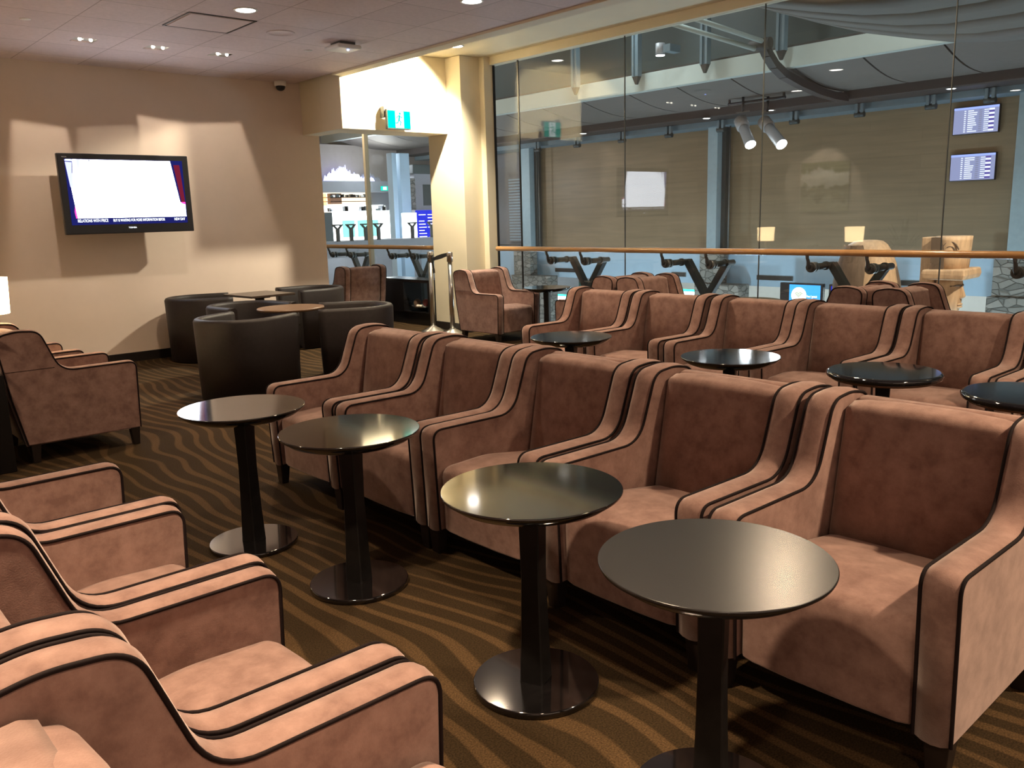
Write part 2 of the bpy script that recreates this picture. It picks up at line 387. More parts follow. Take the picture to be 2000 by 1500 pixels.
# ------------------------------------------------------------------ armchair
HW = .366; TA = .098
PR = round_poly([(-.35,.13,0),(-.415,.46,.2),(-.452,.74,.2),(-.468,.898,.075),(-.33,.922,.3),(-.195,.910,.09),(-.088,.622,.14),(.418,.624,.055),(.400,.13,.0)], 8)
def path3(loop, y, d, lo=.14):
    L = offset_loop(loop, d); return [(p.x, y, p.y) for p in L]
def armchair(label):
    t = thing('armchair', label, 'armchair')
    st = round_poly([(-.30,.14,0),(-.30,.40,.02),(.12,.462,.6),(.395,.450,.065),(.388,.132,.015)], 8)
    w = HW-TA-.004
    mb = MB(); side_loft(mb, st, [-w, -w+.012, -w+.045, -.1, .1, w-.045, w-.012, w], [-.022, -.007, 0, .004, .004, 0, -.007, -.022]); mb.build('seat', M['velvet'], t)
    bk = round_poly([(-.165,.395,0),(-.255,.882,.035),(-.342,.907,.03),(-.350,.60,.2),(-.30,.395,0)], 7)
    mb = MB(); side_loft(mb, bk, [-w, -w+.012, -w+.05, -.1, .1, w-.05, w-.012, w], [-.024, -.008, 0, .008, .008, 0, -.008, -.024]); mb.build('backrest', M['velvet'], t)
    bp = round_poly([(-.25,.13,0),(-.345,.89,.0),(-.372,.901,.02),(-.447,.893,.04),(-.447,.74,.2),(-.41,.46,.2),(-.345,.13,.0)], 6)
    mb = MB(); side_loft(mb, bp, [-w, -w+.015, w-.015, w], [-.012, 0, 0, -.012]); mb.build('back_panel', M['velvet'], t)
    for s in (-1, 1):
        yc = s*(HW-TA/2); h = TA/2
        mb = MB(); side_loft(mb, PR, [yc-h, yc-h+.006, yc-h*.5, yc, yc+h*.5, yc+h-.006, yc+h], [-.010, -.001, .007, .010, .007, -.001, -.010])
        a = mb.build('arm', M['velvet'], t)
        mb = MB()
        for e in (-1, 1):
            mb.tube(path3(PR, yc+e*(h-.001), -.001), .0052, 6, False)
        mb.build('piping', M['piping'], a)
        MB().tube([(-.435,yc+s*(h+.0005),.652), (-.128,yc+s*(h+.0005),.652)], .0016, 5).build('seam', M['piping'], a)
    for x, y in ((.365,.327),(.365,-.327),(-.30,.327),(-.30,-.327)):
        sg = 1 if x > 0 else -1; mb = MB()
        mb.loft([[(x-.026+sg*.004,y-.024,0),(x+.018+sg*.004,y-.024,0),(x+.018+sg*.004,y+.024,0),(x-.026+sg*.004,y+.024,0)],
                 [(x-.036,y-.034,.14),(x+.030,y-.034,.14),(x+.030,y+.034,.14),(x-.036,y+.034,.14)]], smooth=False)
        mb.build('leg', M['leg'], t, bevel=.003)
    return t
CH = []
B_ = [(2.700,4.41,'far-end armchair of the middle row, its left arm bare beside the dark tub chairs'),
      (2.700,3.595,'second armchair of the middle row from its far end, behind the pale-glinting table'),
      (2.695,2.81,'third armchair of the middle row, with a wide dark gap beside its left arm'),
      (2.675,1.985,'armchair in the middle row just left of the big foreground one, behind two black tables'),
      (2.655,1.16,'largest brown velvet armchair at right foreground, its pale outer side fully lit')]
for x, y, l in B_: CH.append((x, y, pi, l, 'brown velvet armchairs of the middle row'))
A_ = [(.585,1.11,'nearest armchair at bottom left corner, its back rounding out of view'),
      (.590,1.86,'armchair with a wide pale stained seat in the left foreground row'),
      (.610,2.605,'third armchair of the left foreground row, a strip of seat showing'),
      (.640,3.35,'farthest armchair of the left foreground row, only its arm in view')]
for x, y, l in A_: CH.append((x, y, 0, l, 'brown velvet armchairs of the left foreground row'))
C_ = [(5.55,5.20,'far-end armchair of the row before the glass wall, left of its neighbours'),
      (5.55,4.42,'second armchair from the far end of the row before the glass wall'),
      (5.55,3.61,'third armchair of the back row, behind the second round black table'),
      (5.54,2.86,'fourth armchair of the back row, behind the gloss black table'),
      (5.53,2.08,'armchair at the right end of the back row in view, under the carved head'),
      (5.52,1.28,'armchair cut off at the right frame edge behind the half-seen gloss table')]
for x, y, l in C_: CH.append((x, y, pi, l, 'brown velvet armchairs of the back row'))
CH.append((1.660,6.812,0,'armchair at the left edge whose whole side and front leg show','left wall armchairs'))
CH.append((1.575,7.775,0,'armchair at the left edge half hidden behind the side-on one','left wall armchairs'))
CH.append((7.385,8.47,-pi/2,'lone greyish armchair beside the cream column, side and seat showing','armchairs along the glass'))
CH.append((7.365,6.60,pi/2,'armchair along the glass turned away toward the far pedestal table','armchairs along the glass'))
CH.append((7.365,5.615,-pi/2,'armchair along the glass, back to back with the one facing the column','armchairs along the glass'))
CH.append((7.355,3.815,pi/2,'armchair by the glass below the hooded cedar carving, facing away','armchairs along the glass'))
CH.append((7.355,2.80,-pi/2,'armchair by the glass just left of the carved head','armchairs along the glass'))
CH.append((7.05,11.56,pi/2,'armchair seen from behind in the opening left of the black console','armchairs along the glass'))
c0 = armchair(CH[0][3])
for i, (x, y, r, l, g) in enumerate(CH):
    o = c0 if i == 0 else dup(c0); place(o, (x, y, 0), r + (random.uniform(-.004,.004)), l, g)
    o.scale = (1, 1.075 if 'middle row' in g else 1.04 if 'back row' in g else 1, 1)
    if 'foreground row' in g:      # the left foreground chairs have softer, slumped backs
        for ch in o.children:
            if ch.name.startswith('backrest'): ch.location = (-.05, 0, -.04)
            if ch.name.startswith('back_panel'): ch.location = (-.004, 0, -.03)

# ------------------------------------------------------------------ round pedestal tables
def pedestal(label, kind, group=None):
    t = thing('pedestal_table', label, 'table', group=group)
    if kind == 'gloss':
        a = MB().lathe([(.27,.676),(.292,.680),(.298,.690),(.298,.700),(.292,.708),(.28,.711)], n=72).build('tabletop', M['gloss'], t)
        MB().lathe([(.20,.652),(.268,.664),(.284,.678)], n=72).build('rim', M['underwood'], a)
    else:
        a = MB().lathe([(.10,.652),(.225,.658),(.262,.672),(.297,.697),(.300,.703),(.300,.707),(.298,.709)], n=96).build('tabletop', M[kind], t)
    rings = []
    for z, hs in ((.022,.043),(.04,.042),(.2,.037),(.40,.033),(.55,.035),(.66,.0385)):
        c = hs*.12
        rings.append([(hs-c,-hs,z),(hs,-hs+c,z),(hs,hs-c,z),(hs-c,hs,z),(-hs+c,hs,z),(-hs,hs-c,z),(-hs,-hs+c,z),(-hs+c,-hs,z)])
    MB().loft(rings, smooth=False).build('column', M['stem'], t).rotation_euler = (0,0,radians(22))
    MB().lathe([(.212,0),(.2166,.004),(.2166,.020),(.213,.025)], n=72).build('base', M['table'], t)
    return t
pt = pedestal('', 'table')
TB = [(1.737,3.923,0,'black round table farthest along the aisle, mirroring the blue-white screen'),
      (1.849,3.116,1.2,'second black round table of the aisle, mirroring the bright cream header'),
      (1.833,1.963,2.2,'black round table with a single sharp lamp reflection, third of the aisle')]
for i, (x, y, r, l) in enumerate(TB):
    o = pt if i == 0 else dup(pt); place(o, (x, y, 0), r*.0, l, 'black pedestal tables in the aisle')
o = pedestal('', 'tablematte'); place(o, (1.753,1.193,0), 0, 'largest black round table in front, scuffed with a soft glow', 'black pedestal tables in the aisle')
CT = [(4.489,4.341,'table','small black table before the far end of the back row'),(4.45,2.945,'table','round black table before the third armchair of the back row')]
for x, y, kd, l in CT:
    o = dup(pt); place(o, (x, y, 0), 0, l, 'tables of the back row')
g0 = pedestal('', 'gloss'); place(g0, (4.545,2.035,0), 0, 'gloss black table with brown underside, wholly in view in the back row', 'tables of the back row')
o = dup(g0); place(o, (4.40,1.27,0), 0, 'gloss black table cut off by the right frame edge', 'tables of the back row')
o = dup(pt); place(o, (7.50,7.66,0), 0, 'black pedestal table by the glass beside the lone armchair', 'tables along the glass')
o = dup(pt); place(o, (7.45,4.72,0), 0, 'black table by the glass peeping over the back row of armchairs', 'tables along the glass')

# ------------------------------------------------------------------ tub chairs and their tables
def tub(label):
    t = thing('tub_chair', label, 'tub chair')
    R, th, H = .41, .085, .755
    def upath(off):
        pts = []
        for k in range(5): pts.append((.34 - k*.34/5, -(R-off)))
        for k in range(25):
            a = -pi/2 - pi*k/24; pts.append(((R-off)*cos(a), (R-off)*sin(a)))
        for k in range(1, 6): pts.append((k*.34/5, (R-off)))
        return pts
    cs = [(0.0,.015,.955),(0.0,.4,.98),(0.0,H-.03,1.0),(.012,H-.008,1.0),(.03,H,1),(th-.03,H,1),(th-.012,H-.008,1),(th,H-.03,1),(th,.30,1),(th,.015,.97)]
    rings = []
    base = [upath(o) for o, z, s in cs]
    for i in range(len(base[0])):
        rings.append([(base[j][i][0]*cs[j][2], base[j][i][1]*cs[j][2], cs[j][1]) for j in range(len(cs))])
    MB().loft(rings).build('shell', M['leather'], t)
    def dsh(off, x1, z0, z1, b):
        L = [( (R-off)*cos(a), (R-off)*sin(a)) for a in [-pi/2 - pi*k/20 for k in range(21)]]
        L = [(x1, -(R-off))] + L + [(x1, R-off)]
        def sc(k, dx): return [(x*k+ (dx if x > 0 else 0), y*k) for x, y in L]
        rr = [[(x, y, z0) for x, y in sc(.97,0)], [(x, y, z0+b) for x, y in sc(1,0)], [(x, y, z1-b) for x, y in sc(1,0)], [(x, y, z1) for x, y in sc(.96,-.01)]]
        return MB().loft(rr, smooth=False)
    dsh(th+.004, .31, .30, .44, .02).build('seat', M['leather'], t)
    dsh(th+.006, .30, .02, .30, .01).build('front_panel', M['leather'], t)
    return t
TU = [(3.39,7.54,radians(27),'nearest dark leather tub chair, its broad curved back toward the aisle'),
      (4.60,7.53,radians(150),'dark tub chair right of the round brown table, facing left'),
      (4.08,10.10,radians(-20),'dark tub chair against the screen wall below the television'),
      (3.98,8.66,radians(-82),'dark tub chair partly hidden behind the round brown table'),
      (5.56,10.08,radians(175),'far dark tub chair right of the square table by the opening')]
t0 = tub(TU[0][3])
for i, (x, y, r, l) in enumerate(TU):
    o = t0 if i == 0 else dup(t0); place(o, (x, y, 0), r, l, 'dark leather tub chairs')
t = thing('cafe_table', 'round brown topped table among the dark tub chairs', 'table', (4.02,7.74,0))
MB().lathe([(.31,.742),(.325,.748),(.327,.762),(.322,.768)], n=64).build('tabletop', M['browntop'], t)
MB().lathe([(.045,.02),(.038,.06),(.038,.70),(.09,.742)], n=20).build('column', M['black'], t)
MB().lathe([(.24,0),(.24,.008),(.05,.03)], n=40).build('base', M['black'], t)
t = thing('cafe_table', 'square dark topped table near the screen wall', 'table', (4.60,9.62,0), radians(4))
MB().box(-.29,.29,-.33,.33,.745,.77).build('tabletop', M['darktop'], t, bevel=.004)
MB().box(-.09,.09,-.09,.09,.715,.745).box(-.04,.04,-.04,.04,.02,.72).build('column', M['black'], t, bevel=.003)
MB().box(-.23,.23,-.23,.23,0,.02).build('base', M['black'], t, bevel=.004)

# ------------------------------------------------------------------ console with bowl, posts, lamp, planter
t = thing('console', 'low black open console against the glass beyond the column', 'console', (7.62,10.30,0))
MB().box(0,.36,0,1.32,.645,.69).build('top', M['dark'], t, bevel=.003)
MB().box(.02,.36,.02,1.30,0,.18).build('plinth', M['dark'], t, bevel=.003)
MB().box(0,.36,0,.04,.18,.645).build('side_panel', M['dark'], t, bevel=.002)
d = MB().box(.0,.34,.66,1.30,.18,.645).build('cupboard', M['dark'], t, bevel=.003)
MB().box(.0,.36,.04,.66,.18,.20).build('shelf', M['dark'], t, bevel=.002)
bx, by, bz = 7.80, 10.68, .2
b = MB().lathe([(.05,0),(.06,.012),(.075,.02),(.15,.055),(.195,.085),(.19,.086),(.14,.062),(.06,.032),(.02,.03)], n=40).build('bowl', M['chrome'], loc=(bx,by,bz)); tag(b, 'shallow metal bowl of decorative balls on the console shelf', 'bowl')
ballm = {'bb': principled('brown woven ball', (.10,.055,.03), .8, var=.3, vscale=60, bump=.6, bscale=80), 'rb': principled('dark red ball', (.16,.028,.026), .7, var=.3, vscale=60, bump=.5, bscale=80), 'wb': principled('pale dried pod', (.6,.52,.42), .8, var=.2, vscale=40)}
for dx, dy, dz, r, m_, l in ((-.06,.09,.125,.062,'bb','brown woven ball at the left side of the metal bowl'),(.05,.02,.125,.060,'bb','brown woven ball at the back of the metal bowl'),(-.03,-.115,.13,.064,'rb','dark red ball at the right side of the metal bowl')):
    o = MB().sphere((0,0,0), r).build('decorative_ball', ballm[m_], loc=(bx+dx,by+dy,bz+dz-.004)); tag(o, l, 'ball', 'decorative balls in the bowl')
for dx, dy, l in ((-.11,.015,'pale dried pod left of the red ball in the bowl'),(-.10,-.045,'pale dried pod touching the red ball in the bowl')):
    mb = MB()
    for k in range(6): mb.sphere((.016*cos(k*1.05),.016*sin(k*1.05),.006*(k%2)), .014, 8, 6, (1,1,1.5))
    o = mb.build('dried_pod', ballm['wb'], loc=(bx+dx,by+dy,bz+.078)); tag(o, l, 'dried pod', 'dried pods in the bowl')

def stanchion(label):
    t = thing('barrier_post', label, 'barrier post')
    MB().lathe([(.17,0),(.175,.008),(.165,.018),(.05,.07),(.036,.085)], n=40).build('base', M['chrome'], t)
    MB().lathe([(.034,.08),(.034,.99)], n=28).build('pole', M['chrome'], t)
    c = MB().lathe([(.028,.985),(.028,1.0),(.043,1.005),(.043,1.125),(.04,1.135)], n=28).build('cassette', M['chrome'], t)
    return t, c
p1, c1 = stanchion('brushed steel barrier post with a knotted black belt, standing before the console'); p1.location = (7.30,9.80,0)
p2, c2 = stanchion('brushed steel barrier post half hidden behind the lone armchair'); p2.location = (7.30,9.35,0)
bl = MB()
pts = [(7.345,9.80,1.045),(7.30,9.745,1.05),(7.28,9.70,1.03),(7.285,9.62,1.06),(7.29,9.52,1.085),(7.295,9.41,1.10)]
for dz, dx in ((.0,0),(.02,.012)):
    q = [Vector(p)+Vector((dx*sin(i*1.5),0,dz*sin(i*1.3))) for i, p in enumerate(pts)]
    for a_, b_ in zip(q[:-1], q[1:]): bl.bar(a_, b_, .004, .045, (0,0,1))
bl.bar((7.27,9.72,1.05),(7.265,9.69,.90),.004,.04,(0,1,0)); bl.bar((7.265,9.69,.90),(7.262,9.675,.84),.006,.05,(0,1,0))
bl.tube([(7.345,9.80,1.045),(7.30,9.757,1.04),(7.262,9.79,1.045),(7.29,9.842,1.045),(7.345,9.80,1.05)], .012, 6)
tag(bl.build('barrier_belt', M['blackfab']), 'black webbing belt knotted round the left barrier post', 'belt')

def table_lamp(label, loc):
    t = thing('table_lamp', label, 'lamp', loc)
    MB().lathe([(.09,0),(.09,.015),(.03,.03),(.022,.12),(.018,.40)], n=28).build('base', M['dark'], t)
    MB().lathe([(.150,.375),(.152,.376),(.165,.64),(.162,.64)], n=48).build('lamp_shade', M['shade'], t)
    MB().tube([(0,0,.40),(0,0,.50)], .012, 8).build('bulb_holder', M['chrome'], t)
    light('POINT', 'lamp_bulb', (0,0,.50), 22, (1,.74,.48), size=.04, parent=t)
    return t
def mat_shade():
    m, nt, out = new_mat('glowing fabric shade'); L = nt.links.new
    e = N(nt, 'ShaderNodeEmission'); e.inputs[0].default_value = (1,.72,.40,1); e.inputs[1].default_value = 4.5
    d = N(nt, 'ShaderNodeBsdfTranslucent'); d.inputs[0].default_value = (.8,.7,.55,1)
    a = N(nt, 'ShaderNodeAddShader'); L(e.outputs[0], a.inputs[0]); L(d.outputs[0], a.inputs[1]); L(a.outputs[0], out.inputs[0]); return m
M['shade'] = mat_shade()
def side_table(label, loc, w, d, h):
    t = thing('side_table', label, 'side table', loc)
    MB().box(-w/2,w/2,-d/2,d/2,h-.03,h).build('tabletop', M['dark'], t, bevel=.003)
    for sx in (-1,1):
        for sy in (-1,1): MB().box(sx*(w/2-.02)-.014,sx*(w/2-.02)+.014,sy*(d/2-.02)-.014,sy*(d/2-.02)+.014,0,h-.03).build('leg', M['dark'], t)
    return t
side_table('narrow dark side table under the glowing lamp at the left edge', (1.32,7.285,0), .30, .19, .61)
table_lamp('lamp with a glowing white drum shade at the left edge', (1.325,7.285,.61))
side_table('dark side table farther along the left wall', (1.0,9.25,0), .4, .4, .61)
table_lamp('second drum shade lamp, seen as the left glow mirrored in the glass', (1.0,9.25,.61))
t = thing('planter', 'tall dark square planter at the left edge behind the armchair', 'planter', (.95,6.57,0))
MB().box(-.247,.247,-.245,.245,0,.66).build('box', M['dark'], t, bevel=.004)
MB().box(-.22,.22,-.22,.22,.655,.668).build('soil', M['base'], t)
p = thing('potted_plant', 'dark leafy plant whose tips enter at the left edge', 'plant', (.95,6.57,.665))
lf = MB()
for i in range(26):
    a = random.uniform(0, 2*pi); ln = random.uniform(.35,.8); up = random.uniform(.5,1.0)
    q = [Vector((cos(a)*s*ln*.55, sin(a)*s*ln*.55, up*s*1.0-.25*s*s)) for s in (0,.25,.5,.75,1)]
    sd = Vector((-sin(a), cos(a), 0))
    for k, wd in enumerate((.012,.03,.034,.02)):
        w2 = (.03,.034,.02,.002)[k]
        lf.add([q[k]-sd*wd, q[k]+sd*wd, q[k+1]+sd*w2, q[k+1]-sd*w2], [(0,1,2,3)], True)
lf.build('foliage', M['leaf'], p)
MB().tube([(0,0,0),(0,0,.35)], .018, 8).build('stem', M['leg'], p)
# ------------------------------------------------------------------ flat graphics helpers
def text(name, s, size, m, parent, loc, rot, align='LEFT', ext=.0008):
    c = bpy.data.curves.new(name, 'FONT'); c.body = s; c.size = size; c.align_x = align; c.extrude = ext
    tmp = bpy.data.objects.new(name, c); COL.objects.link(tmp)
    me = bpy.data.meshes.new_from_object(tmp.evaluated_get(bpy.context.evaluated_depsgraph_get()))
    bpy.data.objects.remove(tmp); bpy.data.curves.remove(c); me.materials.clear(); me.materials.append(m)
    o = bpy.data.objects.new(name, me); COL.objects.link(o); o.parent = parent; o.location = loc; o.rotation_euler = rot
    return o
def flat(pts, y, t=.0015):
    """prism of an x,z outline with its face at y (facing -y)"""
    n = len(pts); vs = [(x, y, z) for x, z in pts] + [(x, y+t, z) for x, z in pts]
    fs = [tuple(range(n)), tuple(range(2*n-1, n-1, -1))] + [(i, i+n, (i+1) % n + n, (i+1) % n) for i in range(n)]
    return vs, fs

# ------------------------------------------------------------------ television
M['scr'] = emit('bright white picture', (.86,.90,1.0), 5)
M['scrdim'] = emit('pale lavender picture', (.42,.45,.95), 1.2)
M['scrline'] = emit('dark line of the picture', (.05,.05,.25), .3)
M['scrblue'] = emit('deep blue picture band', (.012,.014,.12), .7)
M['scrred'] = emit('dark red picture strip', (.16,.012,.03), .7)
M['scrmag'] = emit('magenta picture edge', (.9,.05,.35), 1.2)
M['scrtxt'] = emit('white caption', (.8,.88,1), 1.6)
tv = thing('television', 'black wall television with a blown out white screen and news ticker', 'television', (3.45,10.33,1.962))
MB().box(-.713,.713,-.03,.03,-.437,.437).build('casing', M['black'], tv, bevel=.008)
MB().box(-.30,.30,.03,.10,-.22,.22).build('rear_housing', M['black'], tv, bevel=.01)
mb = MB().box(-.18,.18,.235,.27,-.16,.16); mb.bar((-.05,.10,0),(.08,.24,0),.05,.06); mb.build('wall_bracket', M['grey'], tv)
sc = MB().box(-.642,.642,-.0315,-.030,-.335,.378).build('screen', M['scrblue'], tv)
def scr(name, pts, m, y): v, f = flat(pts, y); return MB().add(v, f).build(name, m, sc)
scr('picture', [(-.628,.372),(.50,.372),(.575,-.10),(.632,-.10),(.632,-.262),(-.575,-.262),(-.60,.02)], M['scr'], -.0335)
scr('picture_corner', [(-.640,.368),(-.56,.372),(-.585,.08),(-.612,.08)], M['scrdim'], -.0352)
scr('picture_line', [(-.64,.345),(-.57,.341),(-.582,.225),(-.577,.225),(-.562,.349),(-.64,.353)], M['scrline'], -.0364)
scr('picture_line', [(-.52,.371),(-.485,.371),(-.512,.225)], M['scrdim'], -.0352)
scr('picture_line', [(-.455,.371),(-.448,.371),(-.455,.32)], M['scrline'], -.0352)
scr('picture_line', [(-.395,.371),(-.385,.371),(-.392,.32)], M['scrline'], -.0352)
scr('picture_line', [(.455,.371),(.459,.371),(.462,.32)], M['scrline'], -.0352)
scr('picture_side', [(.535,.33),(.605,.33),(.632,-.095),(.590,-.095)], M['scrred'], -.0352)
scr('picture_badge', [(.583,-.095),(.634,-.095),(.636,-.125),(.590,-.110)], M['scrmag'], -.0358)
scr('picture_edge', [(-.588,-.12),(-.575,-.262),(-.592,-.262),(-.600,-.19)], M['scrmag'], -.0352)
scr('picture_line', [(.52,-.205),(.632,-.203),(.632,-.210),(.52,-.212)], M['scrline'], -.0352)
R_ = (pi/2, 0, 0)
text('ticker_text', 'RELATIONS WITH PRICE', .046, M['scrtxt'], sc, (-.58,-.0335,-.305), R_).scale = (.64,1,1)
text('ticker_text', 'BUT IS WAITING FOR MORE INFORMATION BEFOR', .042, M['scrtxt'], sc, (-.205,-.0335,-.305), R_).scale = (.60,1,1)
text('ticker_text', 'NEW DAY', .042, M['scrtxt'], sc, (.485,-.0335,-.305), R_).scale = (.66,1,1)
text('logo', 'TOSHIBA', .022, M['scrtxt'], tv, (0,-.0305,-.382), R_, 'CENTER')
text('logo', 'REGZA', .016, M['white'], tv, (-.665,-.0305,.392), R_)

# ------------------------------------------------------------------ exit sign
M['exg'] = emit('lit green exit panel', (.0,.60,.42), 1.25)
M['exw'] = emit('lit white exit panel', (.9,1,.98), 1.9)
ex = thing('exit_sign', 'green running man exit sign on the bright header', 'exit sign', (6.655,9.49,2.865))
MB().box(-.185,.185,-.02,.03,-.125,.125).build('casing', M['grey'], ex, bevel=.006)
MB().box(-.205,-.165,.02,.105,.02,.16).build('mount', M['grey'], ex, bevel=.006)
pn = MB().box(-.175,.175,-.022,-.020,-.11,.105).build('panel', M['exg'], ex)
v, f = flat([(-.06,-.105),(.07,-.105),(.07,.10),(-.06,.10)], -.0245)
MB().add(v, f).build('door_symbol', M['exw'], pn)
mb = MB()
def limb(pts, w):
    for a, b in zip(pts[:-1], pts[1:]):
        a, b = Vector(a), Vector(b); d = (b-a).normalized(); n = Vector((-d.y, d.x))*w/2; e = d*w*.3
        v, f = flat([tuple(a-e+n), tuple(a-e-n), tuple(b+e-n), tuple(b+e+n)], -.0265); mb.add(v, f)
v, f = flat([(.012+.014*cos(k*pi/6), .072+.014*sin(k*pi/6)) for k in range(12)], -.0265); mb.add(v, f)
limb([(.004,.045),(-.006,-.01)], .024); limb([(-.004,-.01),(.024,-.035),(.012,-.075)], .014); limb([(-.006,-.01),(-.028,-.045),(-.056,-.048)], .014)
limb([(.004,.045),(.034,.022),(.05,.034)], .011); limb([(.0,.045),(-.03,.035),(-.04,.008)], .011)
mb.build('running_figure', M['exg'], pn)

# ------------------------------------------------------------------ ceiling fittings
def downlight(label, x, y, z, power, spot=125, col=WARM, blend=.6, size=.075, lens='lampwhite', rad=.08):
    t = thing('recessed_downlight', label, 'downlight', (x, y, z), 0, 'recessed ceiling downlights')
    MB().lathe([(rad+.022,.001),(rad+.02,-.006),(rad+.004,-.007),(rad,.001)], n=40).build('trim_ring', M['white'], t)
    MB().lathe([(rad,-.0035),(rad*.98,-.005),(rad*.5,-.008)], n=40).build('lens', M[lens], t)
    if power: light('SPOT', 'downlight_lamp', (0,0,-.03), power, col, (0,0,-1), size=size, spot=spot, blend=blend, parent=t)
    return t
DL = [(3.547,7.225,ZC,'round glowing ceiling downlight right of the square ceiling hatch',150),
      (4.93,5.87,ZC,'round ceiling downlight cut by the top frame edge',150)]
for x, y, z, l, p in DL: downlight(l, x, y, z, p)
# the same fittings continue over the foreground, above and behind the camera
for i, (x, y, z, p, l) in enumerate([(.35,1.9,ZC,380,'ceiling downlight over the left foreground row of armchairs'),(3.6,-.9,ZC,480,'ceiling downlight over the right foreground armchair'),
        (3.4,2.9,ZC,120,'ceiling downlight over the middle row of armchairs'),(.3,-.4,ZC,220,'ceiling downlight above the nearest armchair'),(.3,5.2,ZC,90,'ceiling downlight over the left wall armchairs'),
        (7.3,4.15,ZR,150,'recess downlight over the armchairs along the glass'),(7.15,-.4,ZR,90,'recess downlight far right along the glass')]):
    downlight(l, x, y, z, p, spot=165 if z > 3.5 else 84 if x < 1 and y < 3 else 125)
downlight('recess downlight added in the alcove to brighten the short handrail', 7.5, 12.4, ZR, 50)  # unseen fitting, added to light the dark alcove and its rail
d = downlight('recess downlight flooding the cream header and column with light', 7.15, 8.85, ZR, 0)
light('SPOT', 'header_lamp', (6.9,8.98,ZR-.05), 520, WARM2, (6.45,9.75,2.6), size=.05, spot=135, blend=.5)

# accent fixtures: a lamp above framing shutters cut in the bottom plate
M['housing'] = principled('fixture inside', (.5,.48,.45), .5)
POLY = [[(2.42,2.746),(2.955,2.69),(3.15,.75),(2.15,.75)],
        [(3.07,2.70),(3.705,2.755),(3.68,.75),(2.95,.75)],
        [(3.745,2.872),(4.3,2.80),(5.008,2.85),(5.50,1.15),(5.70,.2),(3.62,.45)]]
for i, ((x, y), pol) in enumerate(zip(SPOTS, POLY)):
    lab = ('left', 'middle', 'right')[i]
    t = thing('accent_light', 'recessed wall washing light in the tile ceiling, %s of the three' % (('leftmost','middle one','rightmost')[i]), 'accent light', (x, y, ZC), 0, 'recessed accent lights before the screen wall')
    zs = .036
    MB().box(-.104,.104,-.104,.104,.16,.165).box(-.104,-.1,-.1,.1,.0,.16).box(.1,.104,-.1,.1,.0,.16).box(-.104,.104,-.104,-.1,.0,.16).box(-.104,.104,.1,.104,.0,.16).build('housing', M['housing'], t)
    # shutter plate at zp with a hole that frames the lit patch
    zp = .014; S = Vector((x, y, ZC+zs)); hole = []
    for px, pz in pol:
        P = Vector((px, YW, pz)); k = (zs-zp)/(S.z-P.z); q = S + (P-S)*k; hole.append((q.x-x, q.y-y))
    cx = sum(h[0] for h in hole)/len(hole); cy = sum(h[1] for h in hole)/len(hole); n = 40
    def hit(poly, a):
        d = Vector((cos(a), sin(a))); best = 0
        for j in range(len(poly)):
            p = Vector(poly[j])-Vector((cx,cy)); q = Vector(poly[(j+1) % len(poly)])-Vector((cx,cy)); e = q-p
            den = d.x*e.y - d.y*e.x
            if abs(den) < 1e-9: continue
            tt = (p.x*e.y - p.y*e.x)/den; uu = (p.x*d.y - p.y*d.x)/den
            if tt > 0 and -1e-6 <= uu <= 1+1e-6: best = max(best, tt)
        return best
    sq = [(-.1,-.1),(.1,-.1),(.1,.1),(-.1,.1)]
    angs = sorted([atan2(h[1]-cy, h[0]-cx) for h in hole] + [atan2(s_[1]-cy, s_[0]-cx) for s_ in sq] + [2*pi*j/n - pi for j in range(n)])
    inn = [(cx+cos(a)*hit(hole, a), cy+sin(a)*hit(hole, a)) for a in angs]; ou = [(cx+cos(a)*hit(sq, a), cy+sin(a)*hit(sq, a)) for a in angs]
    nn = len(angs); vs = [(p[0],p[1],zp) for p in inn] + [(p[0],p[1],zp) for p in ou]
    MB().add(vs, [(j, (j+1) % nn, (j+1) % nn+nn, j+nn) for j in range(nn)]).build('shutter_plate', M['housing'], t)
    for s_ in (-1,1):
        MB().sphere((s_*.05,-.055,-.002), .017, 12, 8).build('lamp', M['pin'], t)
    light('POINT', 'accent_lamp', (0,0,zs), (36,17,38)[i], (1,.83,.66), size=.001, parent=t)

hc = thing('ceiling_hatch', 'square access hatch with dark outline in the tile ceiling', 'hatch', (3.50,7.86,ZC))
mb = MB()
for a, b, c, d_ in ((-.31,.31,-.31,-.295),(-.31,.31,.295,.31),(-.31,-.295,-.295,.295),(.295,.31,-.295,.295)): mb.box(a,b,c,d_,-.006,.004)
mb.build('frame', M['base'], hc); MB().box(-.28,.28,-.28,.28,-.008,.002).build('panel', M['tiles2'] if 'tiles2' in M else M['white'], hc, bevel=.003)
sp = thing('ceiling_speaker', 'round perforated speaker grille flush in the tile ceiling', 'speaker', (4.21,7.88,ZC))
MB().lathe([(.135,.001),(.133,-.005),(.118,-.007),(.115,-.004),(.02,-.004)], n=48).build('grille', M['tiles2'] if 'tiles2' in M else M['white'], sp)
wa = thing('wireless_access_point', 'white wireless box with a blue light under the ceiling', 'access point', (4.95,7.97,ZC))
MB().box(-.09,.09,-.09,.09,-.03,0).build('mount', M['grey'], wa)
MB().box(-.14,.14,-.14,.14,-.07,-.028).build('casing', M['white'], wa, bevel=.02, seg=3)
M['led'] = emit('blue status light', (.25,.35,1), 9)
MB().sphere((.02,-.06,-.071), .012, 10, 6).build('status_light', M['led'], wa)
cc = thing('security_camera', 'small dome camera where wall and ceiling meet', 'security camera', (5.55,10.50,ZC))
MB().lathe([(.075,0),(.075,-.05),(.068,-.06)], n=32).build('housing', M['white'], cc)
MB().lathe([(.062,-.058),(.06,-.08),(.045,-.105),(.02,-.118)], n=32).build('dome', M['black'], cc)
